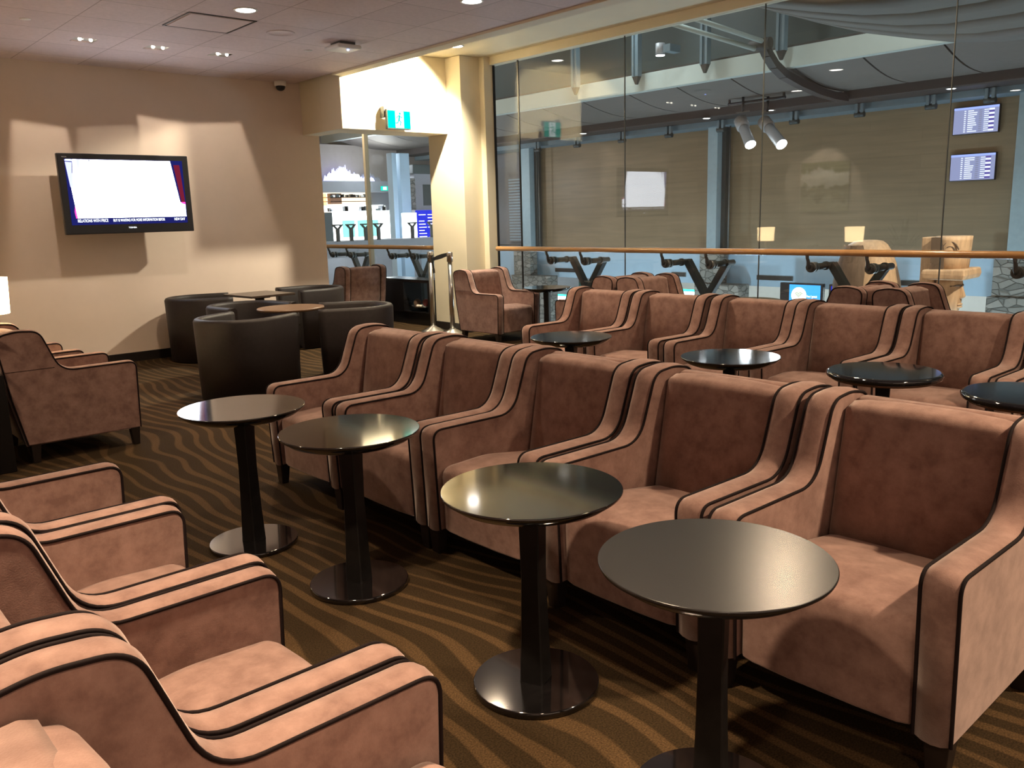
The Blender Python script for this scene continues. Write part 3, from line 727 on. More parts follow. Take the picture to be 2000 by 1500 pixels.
for x, y, l in ((2.172,8.59,'small flush sprinkler cap at the far left of the tile ceiling'),(4.85,8.505,'small flush sprinkler cap beyond the wireless box')):
    o = MB().lathe([(.045,.001),(.044,-.004),(.02,-.005)], n=28).build('sprinkler', M['white'], loc=(x,y,ZC)); tag(o, l, 'sprinkler', 'ceiling sprinklers')

# landscape picture on the side wall: only its mirror image shows, in the glass
def mat_land():
    m, nt, out = new_mat('hazy landscape print'); L = nt.links.new
    b = N(nt, 'ShaderNodeBsdfPrincipled'); L(b.outputs[0], out.inputs[0]); b.inputs['Roughness'].default_value = .6
    tc = N(nt, 'ShaderNodeTexCoord'); sp_ = N(nt, 'ShaderNodeSeparateXYZ'); L(tc.outputs['Object'], sp_.inputs[0])
    no = N(nt, 'ShaderNodeTexNoise'); no.inputs['Scale'].default_value = 4.5; no.inputs['Detail'].default_value = 6; L(tc.outputs['Object'], no.inputs['Vector'])
    a = N(nt, 'ShaderNodeMath', operation='MULTIPLY_ADD'); L(no.outputs['Fac'], a.inputs[0]); a.inputs[1].default_value = .7; a.inputs[2].default_value = -.35
    s = N(nt, 'ShaderNodeMath', operation='ADD'); L(a.outputs[0], s.inputs[0]); L(sp_.outputs[2], s.inputs[1])
    r = N(nt, 'ShaderNodeValToRGB'); L(s.outputs[0], r.inputs[0]); el = r.color_ramp.elements
    el[0].position = 0; el[0].color = (.42,.38,.2,1); el[1].position = 1; el[1].color = (.2,.2,.06,1)
    for p, c in ((.2,(.6,.58,.4)),(.32,(.18,.16,.05)),(.5,(.25,.22,.09)),(.58,(.85,.85,.78)),(.78,(.9,.9,.86)),(.86,(.25,.24,.08))):
        e = el.new(p); e.color = (*c,1)
    mr = N(nt, 'ShaderNodeMapRange'); mr.inputs[1].default_value = -.55; mr.inputs[2].default_value = .55; L(s.outputs[0], mr.inputs[0]); L(mr.outputs[0], r.inputs[0])
    L(r.outputs[0], b.inputs['Base Color']); return m
pc = thing('picture', 'pale landscape picture mirrored faintly in the big glass wall', 'picture', (XL+.03,10.0-.02,2.06))
MB().box(-.02,.02,-.60,.57,-.56,.55).build('canvas', mat_land(), pc, bevel=.004)
light('SPOT', 'picture_lamp', (XL+1.3,10.0,ZC-.05), 120, (1,.9,.72), (XL,10.0,2.0), size=.03, spot=60, blend=.4)
# ------------------------------------------------------------------ atrium beyond the glass
FZ = -5.0
struct('floor_lower', MB().box(8.5, 45, -25, 45, FZ-.2, FZ), M['floorlow'])
struct('wall_far', MB().box(20, 20.25, 6.35, 21.05, .59, 4.35), M['woodwall'])
struct('wall_far_band', MB().box(20.05, 20.4, -20, 42, -.40, .59), M['bandwhite'])
struct('wall_far_left', MB().box(21, 21.2, 21.05, 30, .59, 6), M['facade'])
struct('wall_far_right', MB().box(20.3, 20.5, -20, 6.35, .59, 6), M['steelblue'])
struct('ceiling_lower', MB().box(20.4, 34, -20, 42, -.42, -.30), M['white'])
struct('wall_lower', MB().box(33, 33.3, -20, 42, FZ, -.3), M['white'])
struct('ceiling_atrium', MB().box(8.2, 34, -20, 42, 7.4, 7.6), M['clere'])
struct('trim_30', MB().box(15.95, 16.15, -12, 42, 4.32, 4.70), M['greenbeam'], bevel=.01)
struct('trim_31', MB().box(17.0, 17.2, -12, 42, 4.5, 7.4), M['clere'])
struct('trim_32', MB().box(15.97, 16.2, -12, 42, 4.70, 4.74), M['darkband'])
struct('trim_33', MB().box(18.5, 19.3, -12, 42, 3.87, 4.12), M['darkband'], bevel=.03)
struct('trim_34', MB().box(19.3, 20.3, -12, 42, 3.74, 4.4), M['steelblued'])
struct('wall_slab_edge', MB().box(8.17, 8.3, YB, 16, -.6, -.05), M['supp'])
# vaulted panels between the beam and the brown bulkhead, one per bay
ys_ = [15.08+1.43*k for k in range(9, 0, -1)] + [15.08, 13.6, 12.23, 10.82, 9.35, 7.95, 6.5, 5.05, 3.6, 2.1]
for k in range(len(ys_)-1):
    a, b = ys_[k], ys_[k+1]; mb = MB(); rows = []
    for i in range(9):
        t = i/8; x = 16.1 + (18.55-16.1)*t; z = 4.33 + (4.08-4.33)*t - .10*sin(pi*t); sh = .18*t
        rows.append((x, sh, z))
    vs = []
    for (x, sh, z) in rows: vs += [(x, a+sh-.02, z), (x, b+sh+.02, z), (x, b+sh+.02, z+.04), (x, a+sh-.02, z+.04)]
    fs = []
    for i in range(8):
        for j in range(4): fs.append((i*4+j, i*4+(j+1) % 4, (i+1)*4+(j+1) % 4, (i+1)*4+j))
    mb.add(vs, fs); struct('ceiling_panel', mb, M['ceilpanel'])
struct('trim_35', MB().box(16, 19, -12, 42, 4.45, 4.5), M['darkband'])
# the nearer, higher vault of the next bay
arch = [(8.3,4.95),(7.64,4.61),(6.86,4.29),(6.14,4.03),(5.48,3.85),(4.87,3.70),(4.3,3.62),(3.6,3.60),(2.6,3.66),(1.4,3.85),(0,4.2)]
for x0, x1 in ((11.62,12.5),(10.72,11.6),(9.82,10.7),(8.92,9.8)):
    mb = MB(); vs = []; 
    for y, z in arch: vs += [(x0,y,z),(x1,y,z),(x1,y,z+.06),(x0,y,z+.06)]
    mb.add(vs, [(q*4+j, q*4+(j+1) % 4, (q+1)*4+(j+1) % 4, (q+1)*4+j) for q in range(len(arch)-1) for j in range(4)], True)
    struct('ceiling_vault', mb, M['ceilpanel'])
struct('trim_36', MB().box(8.9, 12.5, -1, 7.6, 5.0, 5.1), M['darkband'])
# clerestory posts in front of the beam
T = 'dark steel posts above the atrium beam'
def cpost(y, label):
    t = thing('clerestory_post', label, 'post', (15.75, y, 0), 0, T)
    MB().box(-.07,.07,-.09,-.035,4.62,7.4).box(-.07,.07,.035,.09,4.62,7.4).box(-.03,.03,-.035,.035,4.62,7.4).build('shaft', M['steelblued'], t)
    MB().loft([[(-.06,-.085,4.62),(.06,-.085,4.62),(.06,.085,4.62),(-.06,.085,4.62)],[(-.03,-.02,4.45),(.03,-.02,4.45),(.03,.02,4.45),(-.03,.02,4.45)]], smooth=False).build('tip', M['darkband'], t)
    return t
cp = None
for y, l in ((14.95,'leftmost dark steel post above the atrium beam'),(13.05,'second dark steel post above the beam, behind the small ceiling spotlight'),(11.2,'third dark steel post, left of where the white struts meet'),(9.42,'dark steel post where the white struts meet the curved rib')):
    if cp is None: cp = cpost(y, l)
    else: o = dup(cp); place(o, (15.75, y, 0), 0, l)
br0 = None
for i, y in enumerate((19.85,18.15,16.4,14.75,13.1,11.05,9.45,7.9,6.75)):
    if br0 is None:
        br0 = thing('bracket_post', '', 'bracket', (19.15, y, 0), 0, 'stub brackets over the wood wall')
        MB().box(-.05,.05,-.10,-.03,3.58,3.86).box(-.05,.05,.03,.10,3.58,3.86).build('plates', M['steelblued'], br0, bevel=.01)
        MB().tube([(0,-.11,3.62),(0,.11,3.62)], .06, 14).build('pin', M['supp'], br0); o = br0
    else: o = dup(br0)
    place(o, (19.15, y, 0), 0, 'dark stub bracket over the wood wall, %s from the left' % ('first','second','third','fourth','fifth','sixth','seventh','eighth','ninth')[i])
# blue steel columns and stone piers
def scol(y0, y1, label):
    t = thing('steel_column', label, 'column', (19.6, (y0+y1)/2, 0), 0, 'pale blue steel columns before the wood wall')
    w = (y1-y0)/2
    MB().box(-.1,.12,-w,w,.45,3.9).build('shaft', M['steelblue'], t, bevel=.01)
    MB().box(.12,.30,-w-.12,-w+.03,.45,3.9).build('dark_side_face', M['supp'], t)  # darker side face of the column, built as a separate strip
    MB().tube([(0,-w-.32,.5),(0,-w-.32,3.75)], .018, 8).build('hanger_rod', M['grey'], t)
    return t
scol(20.62,21.1,'pale blue steel column at the left end of the wood wall')
scol(13.44,13.74,'pale blue steel column in the middle of the wood wall')
scol(5.75,6.33,'pale blue steel column at the right end of the wood wall')
def pier(y0, y1, e0, e1, label):
    t = thing('stone_pier', label, 'pillar', (19.4, 0, 0), 0, 'rough stone piers under the steel columns')
    MB().box(0,.34,y0,y1,FZ,.47).build('shaft', M['stone'], t, bevel=.02)
    MB().box(-.06,.45,e0,e1,FZ,-.33).build('plinth', M['stone'], t, bevel=.02)
pier(20.58,21.38,19.75,21.45,'rough stone pier under the left steel column')
pier(13.22,13.88,12.6,14.0,'rough stone pier under the middle steel column')
pier(5.3,6.53,5.2,6.6,'rough stone pier at the right edge under the rail')
pc2 = thing('pier_camera', 'small white camera on the middle stone pier', 'security camera', (18.95,12.85,-.02))
MB().tube([(-.02,.03,.04),(-.3,-.12,-.14)], .055, 12).build('housing', M['white'], pc2); MB().bar((0,.03,.05),(.15,.03,-.1),.04,.04).build('arm', M['white'], pc2)
# vents in the pale band
for y0, y1, z, l in ((19.0,20.05,-.17,'dark vent slot left in the pale band under the wood wall'),(11.45,12.5,-.17,'dark vent slot in the pale band above the blue screens'),(7.7,8.7,-.17,'dark vent slot in the pale band left of the carved head'),(14.8,15.3,-.17,'short dark vent slot in the pale band beside the middle pier')):
    t = thing('wall_vent', l, 'vent', (20.04, 0, z), 0, 'vents in the pale band')
    mb = MB().box(-.01,.01,y0,y1,-.06,.06); mb.build('frame', M['grey'], t)
    mb = MB()
    for k in range(4): mb.box(-.016,-.008,y0+.02,y1-.02,-.05+k*.027,-.035+k*.027)
    mb.build('louvre', M['black'], t)
# flight information displays
M['fi_bg'] = emit('lavender screen', (.34,.37,.62), .6); M['fi_hd'] = emit('blue screen header', (.30,.38,.85), .9)
M['fi_w'] = emit('white screen text', (.75,.78,1), .9); M['fi_g'] = emit('grey screen text', (.27,.28,.42), .6); M['fi_p'] = emit('purple status cell', (.13,.10,.42), .6)
def fids(z, label, seed):
    t = thing('flight_display', label, 'display', (19.93, 7.27, z), 0, 'flight information displays on the wood wall')
    MB().box(-.02,.06,-.46,.46,-.285,.285).build('casing', M['black'], t, bevel=.006)
    s = MB().box(-.024,-.020,-.445,.445,-.27,.27).build('screen', M['fi_bg'], t)
    MB().box(-.028,-.024,-.445,.445,.225,.27).build('header', M['fi_hd'], s)
    rn = random.Random(seed); w_ = MB(); g_ = MB(); p_ = MB(); q_ = MB()
    for r in range(11):
        zz = .195-r*.042
        w_.box(-.028,-.024,.20,.235,zz-.012,zz+.008); w_.box(-.028,-.024,.06-.10*rn.random(),.16,zz-.012,zz+.008); g_.box(-.028,-.024,-.12,-.06,zz-.012,zz+.008); w_.box(-.028,-.024,-.25,-.16,zz-.010,zz+.006)
        (p_ if r % 2 == seed % 2 else q_).box(-.028,-.024,-.36,-.255,zz-.018,zz+.018)
    w_.build('text_rows', M['fi_w'], s); g_.build('text_rows', M['fi_g'], s); p_.build('status_cells', M['fi_p'], s); q_.build('status_cells', M['fi_w'], s)
fids(3.33,'upper flight information screen at the right of the wood wall',1)
fids(2.36,'lower flight information screen at the right of the wood wall',2)
# spotlights
def spot_head(label, p, q):
    t = thing('theatre_spotlight', label, 'spotlight', (0,0,0), 0, 'white theatre spotlights hanging before the wood wall')
    p, q = Vector(p), Vector(q); d = (q-p).normalized()
    MB().tube([p, p+d*.02, q-d*.01, q], [.10,.115,.125,.125], 24).build('barrel', M['lampgrey'], t)
    MB().tube([q-d*.012, q+d*.004], .118, 24).build('lens', M['lampcool'], t)
    MB().tube([p-d*.28, p-d*.26, p-d*.02, p], [.10,.15,.15,.11], 18).build('lamp_housing', M['lampgrey'], t)
    k = p-d*.08; mb = MB()
    for s in (-1,1): mb.bar(k+Vector((0,.16*s,0)), k+Vector((0,.16*s,.30)), .03, .015)
    mb.bar(k+Vector((0,-.17,.30)), k+Vector((0,.17,.30)), .03,.02); mb.build('yoke', M['grey'], t)
    MB().tube([k+Vector((0,0,.30)), k+Vector((0,0,.62))], .03, 10).build('clamp', M['black'], t)
    light('SPOT', 'spot_lamp', q+d*.03, 160, COOL, q+d*3, size=.06, spot=40, blend=.4)
spot_head('left of the two white theatre spotlights, its round lens aglow', (17.4,11.30,3.42),(17.2,10.98,3.02))
spot_head('right of the two white theatre spotlights, tilted further over', (17.5,10.72,3.38),(17.25,10.24,2.97))
o = MB().tube([(17.45,11.75,3.98),(17.45,10.3,3.98)], .03, 10).box(17.43,17.47,11.7,11.74,3.95,4.08).box(17.43,17.47,10.32,10.36,3.95,4.08).build('lighting_bar', M['black']); tag(o, 'black bar the two white theatre spotlights hang from', 'lighting bar')
cs_ = thing('ceiling_spotlight', 'small white cylinder spotlight glowing between the steel posts', 'spotlight', (15.2,11.95,0))
MB().tube([(0,0,5.1),(0,0,4.86)], .10, 20).build('body', M['lampgrey'], cs_); MB().tube([(0,0,4.862),(0,0,4.852)], .09, 20).build('lens', M['lampcool'], cs_)
MB().box(-.06,.3,-.30,-.12,4.9,5.05).build('ballast_box', M['steelblued'], cs_); MB().bar((0,-.2,5.0),(.0,0,5.02),.05,.05).build('arm', M['steelblued'], cs_)
for x, y, z, l in ((16.9,8.5,4.19,'bright flat downlight in the right vault panels'),(17.3,9.7,4.13,'flat downlight where the dark rib crosses the panels'),(18.52,11.3,3.868,'small downlight under the brown bulkhead beside the spotlights'),(18.6,7.3,3.868,'small warm downlight under the brown bulkhead at the right'),(18.52,13.1,3.868,'downlight under the brown bulkhead over the middle column'),(18.52,17.3,3.868,'downlight under the brown bulkhead at its left')):
    downlight(l, x, y, z, 0, lens='lampcool')
# struts and rib
MB_ = MB().tube([(12.4,10.05,4.95),(15.02,9.55,4.60)], .045, 10); tag(MB_.build('tie_rod', M['greenbeam']), 'lower of the two pale tie rods slanting to the curved rib', 'tie rod', 'pale tie rods under the atrium roof')
MB_ = MB().tube([(12.4,9.62,4.98),(15.02,9.40,4.72)], .045, 10); tag(MB_.build('tie_rod', M['greenbeam']), 'upper of the two pale tie rods slanting to the curved rib', 'tie rod', 'pale tie rods under the atrium roof')
rb = [(15.12,9.46,4.72),(15.3,9.45,4.52),(15.55,9.45,4.34),(15.9,9.45,4.20),(16.5,9.45,4.08),(17.3,9.45,3.97),(17.9,9.45,3.93),(18.45,9.45,3.92)]
MB_ = MB()
for a, b in zip(rb[:-1], rb[1:]): MB_.bar(a, b, .17, .15, (0,0,1))
MB_.tube([(15.12,9.7,4.68),(15.12,9.28,4.68)], .11, 14)
tag(MB_.build('arched_rib', M['darkband']), 'dark curved steel rib arching under the vault panels', 'rib')

# carved cedar figures
cf = thing('cedar_figure', 'tall carved cedar figure with brimmed hat and face in profile', 'carving', (15.0,5.72,0))
MB().box(-.10,.22,.20,.44,FZ,1.06).build('back_slab', M['cedar'], cf, bevel=.02)
mb = MB(); mb.loft([[(x_*1, y_, z) for x_, y_ in [(.30*cos(2*pi*k/24)*s, -.05+.255*sin(2*pi*k/24)*s) for k in range(24)]] for z, s in ((.50,.93),(.75,1),(1.0,1.04),(1.075,1.06))])
h = mb.build('hat_crown', M['cedar'], cf)
mb = MB()
for r_ in (.09,.14): mb.tube([(-.30+.03*abs(k-8)/8, -.10+r_*cos(pi*k/16-.4), .78+r_*1.5*sin(pi*k/16-.4)) for k in range(17)], .012, 6)
mb.build('carved_line', M['cedardark'], h)
MB().box(-.30,.30,-.02,.20,.54,1.06).build('hollow', M['cedardark'], cf)  # solid dark block between crown and slab
MB().loft([[(-.36,-.36,.37),(.36,-.36,.38),(.36,.30,.37),(-.36,.30,.37)],[(-.37,-.385,.45),(.37,-.385,.46),(.37,.31,.47),(-.37,.31,.47)],[(-.36,-.37,.555),(.36,-.37,.56),(.36,.30,.535),(-.36,.30,.535)]], smooth=False).build('hat_brim', M['cedar'], cf, bevel=.03, seg=3)
# head: rings in plan, face turned toward -y
rings = []
for z, fy, hw, by in ((.40,-.20,.20,.16),(.30,-.215,.225,.17),(.22,-.20,.235,.17),(.12,-.215,.235,.165),(.02,-.215,.225,.15),(-.07,-.205,.205,.13),(-.15,-.19,.17,.11),(-.20,-.15,.14,.10),(-.30,-.08,.13,.10),(-.60,-.10,.26,.16),(-1.2,-.14,.36,.2),(FZ,-.2,.40,.22)):
    rings.append([(hw*sin(a), (fy if cos(a) > 0 else by)*abs(cos(a))**.8*(1 if cos(a) > 0 else 1), z) for a in [2*pi*k/28 for k in range(28)]])
hd = MB().loft(rings).build('head', M['cedar'], cf)
mb = MB(); mb.loft([[(-.02,-.19,.28),(.02,-.19,.28),(.02,-.225,.28),(-.02,-.225,.28)],[(-.045,-.18,.08),(.045,-.18,.08),(.035,-.285,.09),(-.035,-.285,.09)],[(-.045,-.18,.04),(.045,-.18,.04),(.03,-.255,.055),(-.03,-.255,.055)]], smooth=False); mb.build('nose', M['cedar'], hd, bevel=.012)
mb = MB(); mb.sphere((0,-.20,-.045), .085, 14, 8, (1,.5,.28)); mb.sphere((0,-.20,-.085), .085, 14, 8, (.9,.5,.3)); mb.build('lips', M['cedar'], hd)
mb = MB(); mb.tube([(.20,-.10,.26),(.12,-.185,.275),(.03,-.225,.27)], .016, 8); mb.tube([(-.20,-.10,.26),(-.12,-.185,.275),(-.03,-.225,.27)], .016, 8); mb.build('brow', M['cedardark'], hd)
mb = MB(); mb.sphere((-.12,-.15,.18), .05, 12, 8, (1,.6,.45)); mb.sphere((.12,-.15,.18), .05, 12, 8, (1,.6,.45)); mb.build('eye', M['cedar'], hd)
mb = MB()
for s in (-1,1): mb.sphere((s*.225,.06,.12), .075, 12, 8, (.4,.7,1.2))
mb.build('ear', M['cedar'], hd)

cg = thing('cedar_figure', 'hooded cedar carving seen from behind, its right flank glowing pale', 'carving', (15.0,7.0,0))
rings = []
for z, yl, yr, dx in ((FZ,.75,-.75,.5),(-1.0,.75,-.62,.5),(.0,.72,-.5,.47),(.30,.68,-.44,.44),(.60,.60,-.36,.40),(.80,.52,-.28,.34),(.93,.46,-.20,.28),(.99,.36,-.12,.2),(1.01,.22,-.02,.1)):
    c = (yl+yr)/2; r_ = (yl-yr)/2
    rings.append([(dx*cos(a), c+r_*sin(a)*abs(sin(a))**-.25 if abs(sin(a)) > .01 else c, z) for a in [2*pi*k/32 for k in range(32)]])
MB().loft(rings).build('body', M['cedar'], cg)
rings = []
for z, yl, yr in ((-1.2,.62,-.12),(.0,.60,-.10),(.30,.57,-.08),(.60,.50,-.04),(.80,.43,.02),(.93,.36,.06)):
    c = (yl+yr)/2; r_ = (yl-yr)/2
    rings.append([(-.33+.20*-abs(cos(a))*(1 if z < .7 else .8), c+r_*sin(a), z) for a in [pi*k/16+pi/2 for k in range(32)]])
MB().loft(rings).build('hollow', M['cedardark'], cg)  # dark solid bulging out where the carving is hollow
light('SPOT', 'carving_lamp', (13.2,2.4,3.6), 800, (1,.88,.70), (15.0,6.3,.4), size=.08, spot=40, blend=.4)

# lower level signs and shop lights
M['sgb'] = emit('sky blue sign', (.05,.30,.85), 1.3); M['sgd'] = emit('deep blue sign', (.01,.02,.55), 1.0); M['sgw'] = emit('white sign disc', (1,1,1), 1.6); M['sgk'] = emit('green sign arcs', (.16,.30,.05), .8)
ws = thing('wifi_sign', 'lit blue sign with a white wireless disc above the lower level', 'sign', (19.3,10.72,-.56))
MB().box(-.05,.06,-.52,.62,-.42,.36).build('casing', M['black'], ws, bevel=.01)
s = MB().box(-.056,-.05,-.46,.36,-.38,.32).build('screen', M['sgb'], ws)
cd = MB().tube([(-.062,.10,.06),(-.057,.10,.06)], .20, 40).build('disc', M['sgw'], s)
for r_ in (.04,.075,.11,.145):
    MB().tube([(-.064, .10+r_*sin(a), -.03+r_*cos(a)+.02) for a in [-.75+1.5*k/10 for k in range(11)]], .009, 6).build('arc', M['sgk'], s)
Rn = (pi/2, 0, -pi/2)
text('sign_text', 'free / gratuit', .085, M['sgw'], s, (-.060,-.115,.02), Rn).scale = (.62,1,1)
text('sign_text', '@yvrairport', .085, M['sgw'], s, (-.060,-.115,-.08), Rn).scale = (.66,1,1)
ds = thing('download_sign', 'lit deep blue sign right of the wireless sign, partly hidden', 'sign', (19.3,9.55,-.56))
MB().box(-.05,.06,-.60,.50,-.42,.36).build('casing', M['black'], ds, bevel=.01)
s = MB().box(-.056,-.05,-.5,.44,-.38,.32).build('screen', M['sgd'], ds)
text('sign_text', 'DOWNLOAD', .11, M['sgw'], s, (-.060,.38,.20), Rn); text('sign_text', 'YOUR', .11, M['sgw'], s, (-.060,.38,.08), Rn)
M['shopw'] = emit('white shop light', (.86,.95,1), 3.0); M['shopg'] = emit('green neon light', (.05,1,.55), 2.0); M['shopc'] = emit('lit shop ceiling panel', (.75,.85,.85), .9)
for i, (x, y, l) in enumerate(((24,24.5,'bright shop light strip at the far left of the lower level'),(24,20.5,'bright shop light strip behind the left stone pier'),(23,14.6,'bright shop light strip left of the middle stone pier'),(23,11.6,'bright shop light strip right of the middle stone pier'),(23,6.9,'bright shop light strip below the carved head'))):
    t = thing('shop_light', l, 'strip light', (x, y, -.43), 0, 'strip lights in the lower level shops')
    MB().box(-.2,.2,-1.3,1.3,-.06,-.0).build('housing', M['white'], t); MB().box(-.17,.17,-1.25,1.25,-.075,-.06).build('tube', M['shopw'], t)
for y, z, w_, h_, l in ((22.0,-1.95,.5,.35,'green edged lit panel under the lone armchair table'),(20.6,-1.4,.7,.5,'green edged lit panel beside the left stone pier'),(15.4,-.95,.5,.4,'green edged lit panel left of the middle stone pier'),(24.2,-1.3,.6,.25,'green edged lit panel behind the lone armchair')):
    t = thing('lit_panel', l, 'lit panel', (21.0, y, z), 0, 'green edged lit panels of the lower level')
    MB().box(-.02,.04,-w_/2-.06,w_/2+.06,-h_/2-.06,h_/2+.06).build('frame', M['shopg'], t); MB().box(-.026,-.02,-w_/2,w_/2,-h_/2,h_/2).build('face', M['shopw'], t)
for y, l in ((19.9,'dark hanging sign board left of the forked support'),(11.9,'dark hanging sign board right of the middle stone pier')):
    t = thing('sign_board', l, 'sign', (21.5, y, -.75), 0, 'dark hanging sign boards of the lower level')
    MB().box(-.03,.03,-.45,.45,-.3,.12).build('board', M['clere'], t); MB().tube([(0,.3,.12),(0,.3,.32)], .015, 6).build('hanger', M['grey'], t); MB().tube([(0,-.3,.12),(0,-.3,.32)], .015, 6).build('hanger', M['grey'], t)

# ------------------------------------------------------------------ shops seen through the opening
M['taupe'] = principled('taupe plaster', (.30,.265,.24), .8, var=.05)
struct('wall_shop', MB().box(12, 30, 27.5, 27.7, FZ, 7.4), M['facade'])
struct('trim_40', MB().box(12, 24, 26.6, 26.8, 2.95, 4.2), M['taupe'])
M['shopfront'] = emit('blazing white shop panel', (.90,.95,1), 4.5); M['orange'] = emit('orange lit shelf', (1,.50,.16), 2.6); M['warmsh'] = emit('warm lit shop wall', (1,.82,.6), 1.3); M['ice'] = emit('icy blue glow', (.40,.42,1), 2.8); M['icew'] = emit('white ice glow', (.85,.88,1), 8)
M['teal'] = emit('teal poster', (.30,.80,.72), 1.1)
sf = thing('shop_front', 'blazing white shop front with orange lit shelves beyond the opening', 'shop front', (0,25.9,0))
MB().box(14.6,17.75,.1,.5,2.58,2.95).build('fascia', M['facade'], sf, bevel=.01)
MB().box(14.6,17.6,1.2,1.3,1.9,2.6).build('rear_wall', M['warmsh'], sf)
MB().box(14.7,15.65,1.0,1.15,2.13,2.56).build('lit_shelf', M['orange'], sf)
for z in (2.27,2.41): MB().box(14.7,17.3,.9,1.05,z,z+.025).build('shelf', M['underwood'], sf)
MB().box(15.75,16.2,.9,1.1,2.2,2.56).build('dark_cabinet', M['underwood'], sf)
rn = random.Random(3)
for k in range(16):
    x = 15.7+rn.random()*1.8; MB().box(x,x+.05+.08*rn.random(),.86,.98,2.435,2.47+.07*rn.random()).build('goods', M[('dark','white','clere')[k % 3]], sf)
for k in range(14):
    x = 15.2+rn.random()*2.3; MB().box(x,x+.05+.12*rn.random(),.2,.35,1.93,2.0+.12*rn.random()).build('goods', M[('dark','facade','clere','white')[k % 4]], sf)
MB().box(15.28,17.66,.0,.1,.95,1.93).build('white_panel', M['shopfront'], sf)
MB().box(15.2,17.66,.5,.56,1.93,2.14).build('white_panel', M['shopfront'], sf)
for a, b in ((15.62,16.10),(16.22,16.62),(16.78,17.08)): MB().box(a,b,-.012,0,1.05,1.62).build('poster', M['teal'], sf)
MB().box(14.9,15.25,.0,.3,.9,1.9).build('dark_display', M['clere'], sf)
t = thing('ice_sculpture', 'glowing blue and white icy display above the shop fascia', 'display', (0,26.2,2.96))
mb = MB(); mc = MB()
for k in range(34):
    x = 15.25+1.9*k/33; h_ = (.14+.36*math.exp(-((x-15.9)/.45)**2))*(.6+.6*rn.random())
    mb.loft([[(x-.05,-.05,0),(x+.05,-.05,0),(x+.05,.05,0),(x-.05,.05,0)],[(x-.008,-.008,h_),(x+.008,-.008,h_),(x+.008,.008,h_),(x-.008,.008,h_)]], smooth=False)
mb.build('spikes', M['ice'], t)
for k in range(12): mc.sphere((15.40+.095*k,-.1,.14), .075+.05*rn.random(), 10, 7)
mc.build('lit_base', M['icew'], t)
t = thing('ice_sculpture', 'unlit grey half of the icy display right of the mullion', 'display', (0,26.3,2.96)); mb = MB()
for k in range(22):
    x = 16.75+.75*k/21; h_ = (.12+.28*math.exp(-((x-17.0)/.28)**2))*(.6+.6*rn.random())
    mb.loft([[(x-.04,-.05,0),(x+.04,-.05,0),(x+.04,.05,0),(x-.04,.05,0)],[(x-.008,-.008,h_),(x+.008,-.008,h_),(x+.008,.008,h_),(x-.008,.008,h_)]], smooth=False)
mb.build('spikes', M['facade'], t)
for x0, x1, l in ((16.42,16.60,'slim white pillar left of the dark gap beyond the opening'),(16.74,17.12,'broad white pillar right of the dark gap beyond the opening')):
    tag(MB().box(x0,x1,23.9,24.2,FZ,3.75).build('white_pillar', M['bandwhite'], bevel=.01), l, 'pillar', 'white pillars beyond the opening')
gb = thing('kiosk', 'grey kiosk block with a dark window beyond the opening', 'kiosk', (17.15,24.1,0))
MB().box(.28,2.4,.0,1.2,1.9,3.1).build('body', M['facade'], gb); MB().box(.15,2.5,-.15,1.3,3.1,3.4).build('cornice', M['clere'], gb, bevel=.02)
MB().box(.62,1.3,-.02,.0,2.05,2.75).build('window', M['clere'], gb); MB().box(.04,.27,-.05,.25,1.9,2.95).build('stone_cladding', M['stone'], gb)
MB().box(.05,2.4,-.1,1.2,1.83,1.9).build('counter', M['white'], gb)
bd = thing('arrivals_board', 'deep blue information board with white text lines beyond the opening', 'board', (16.05,22.9,0))
s = MB().box(.55,1.6,0,.08,.80,1.88).build('screen', M['sgd'], bd); mb = MB()
for c_ in (.62,.98):
    for r_ in range(9):
        if rn.random() < .85: mb.box(c_,c_+.18+.14*rn.random(),-.012,0,1.72-r_*.1,1.745-r_*.1)
mb.build('text_rows', M['sgw'], s); MB().box(.0,.52,-.02,.08,.80,1.80).build('white_panel', M['shopfront'], bd)
MB().box(1.05,1.30,-.02,-.01,.82,1.3).build('white_panel', M['shopfront'], bd)
es = thing('far_exit_sign', 'tiny lit teal exit sign under the shop fascia', 'exit sign', (17.15,25.5,2.68)); MB().box(-.13,.13,-.02,.03,-.075,.075).build('casing', M['exg'], es); MB().box(-.07,.07,-.03,-.02,-.05,.05).build('symbol', M['exw'], es)
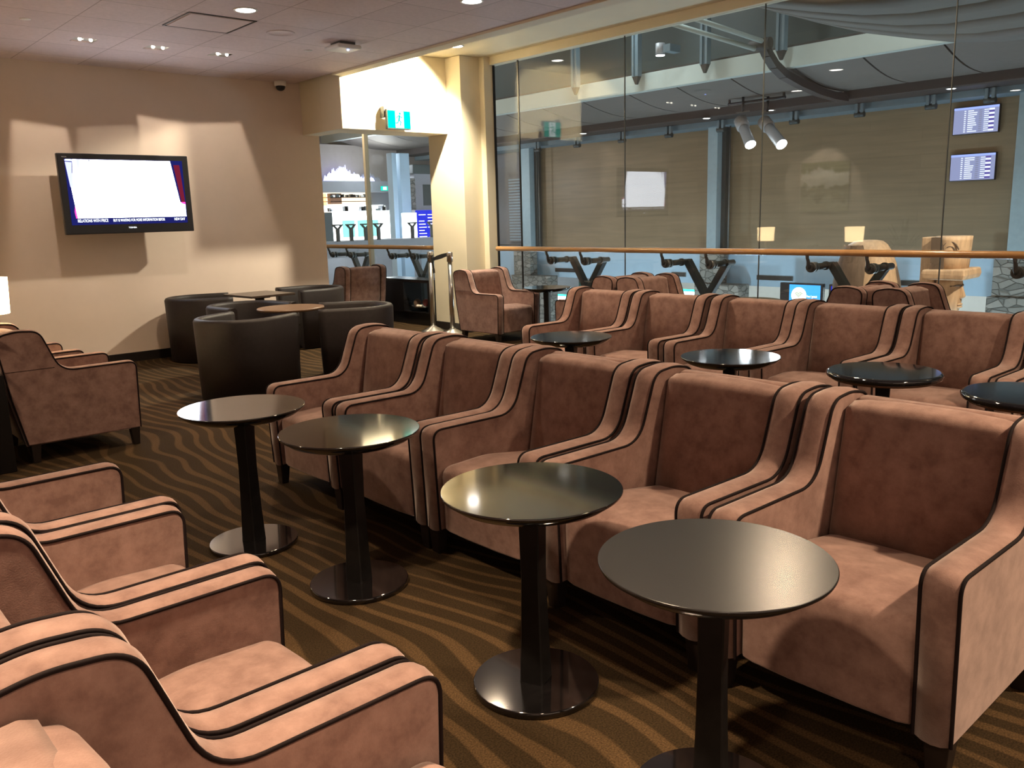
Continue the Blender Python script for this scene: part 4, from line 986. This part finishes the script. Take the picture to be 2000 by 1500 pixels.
struct('floor_gallery', MB().box(12.2, 17.9, 21.9, 22.6, .55, 1.02), M['facade'])
def ypost(label):
    t = thing('gallery_post', label, 'post', (0,0,0), 0, 'small forked posts on the far gallery')
    MB().box(-.045,.045,-.04,.04,1.02,1.38).build('stem', M['supp'], t)
    for s in (-1,1): MB().bar((0,0,1.35),(s*.13,0,1.48),.05,.05,(0,1,0)).build('arm', M['supp'], t)
    MB().box(-.17,.17,-.03,.03,1.47,1.51).build('crossbar', M['supp'], t)
    return t
yp = None
for i, (x, l) in enumerate(((13.1,'first'),(13.55,'second'),(14.05,'third'),(14.5,'fourth'),(15.75,'fifth'),(16.5,'sixth'))):
    lb = 'small dark forked post on the far gallery, %s from the left' % l
    if yp is None: yp = ypost(lb); o = yp
    else: o = dup(yp)
    place(o, (x, 22.0, 0), 0, lb)
lv = thing('louvre_panel', 'pale louvred panel between the glass edge and the left steel column', 'louvre', (20.9,22.85,0))
MB().box(0,.05,-.35,.35,.7,3.0).build('frame', M['facade'], lv); mb = MB()
for k in range(22): mb.box(-.03,.0,-.32,.32,.75+k*.1,.80+k*.1)
mb.build('slats', M['bandwhite'], lv)

# ------------------------------------------------------------------ atrium light: added fill sources without fittings
for x, y, p in ((11.5,3,150),(11.5,10,150),(11.5,17,150),(14.5,6,110),(14.5,13,130),(14.5,21,150)):
    light('SPOT', 'atrium_fill', (x, y, 7.2), p*2.4, (.84,.95,1), (x+1.2, y, 0), size=.5, spot=165, blend=1)
for y in (8, 15, 23): light('POINT', 'lower_fill', (27, y, -1.4), 200, (.85,.97,1), size=.2)  # unseen points added to fill the lower level with light
for y in (5, 11, 17): light('POINT', 'lower_fill', (15.5, y, -3.0), 330, (.62,.84,1), size=.3)  # bluish points in open air, added to brighten the pale band
light('POINT', 'shop_fill', (16.5, 24.9, 3.6), 60, (.92,.95,1), size=.2)  # this and the next point are added to brighten the shop fronts
light('POINT', 'shop_fill', (17.5, 21.5, 2.6), 60, (.92,.95,1), size=.2)
SC.view_settings.exposure = 0.85
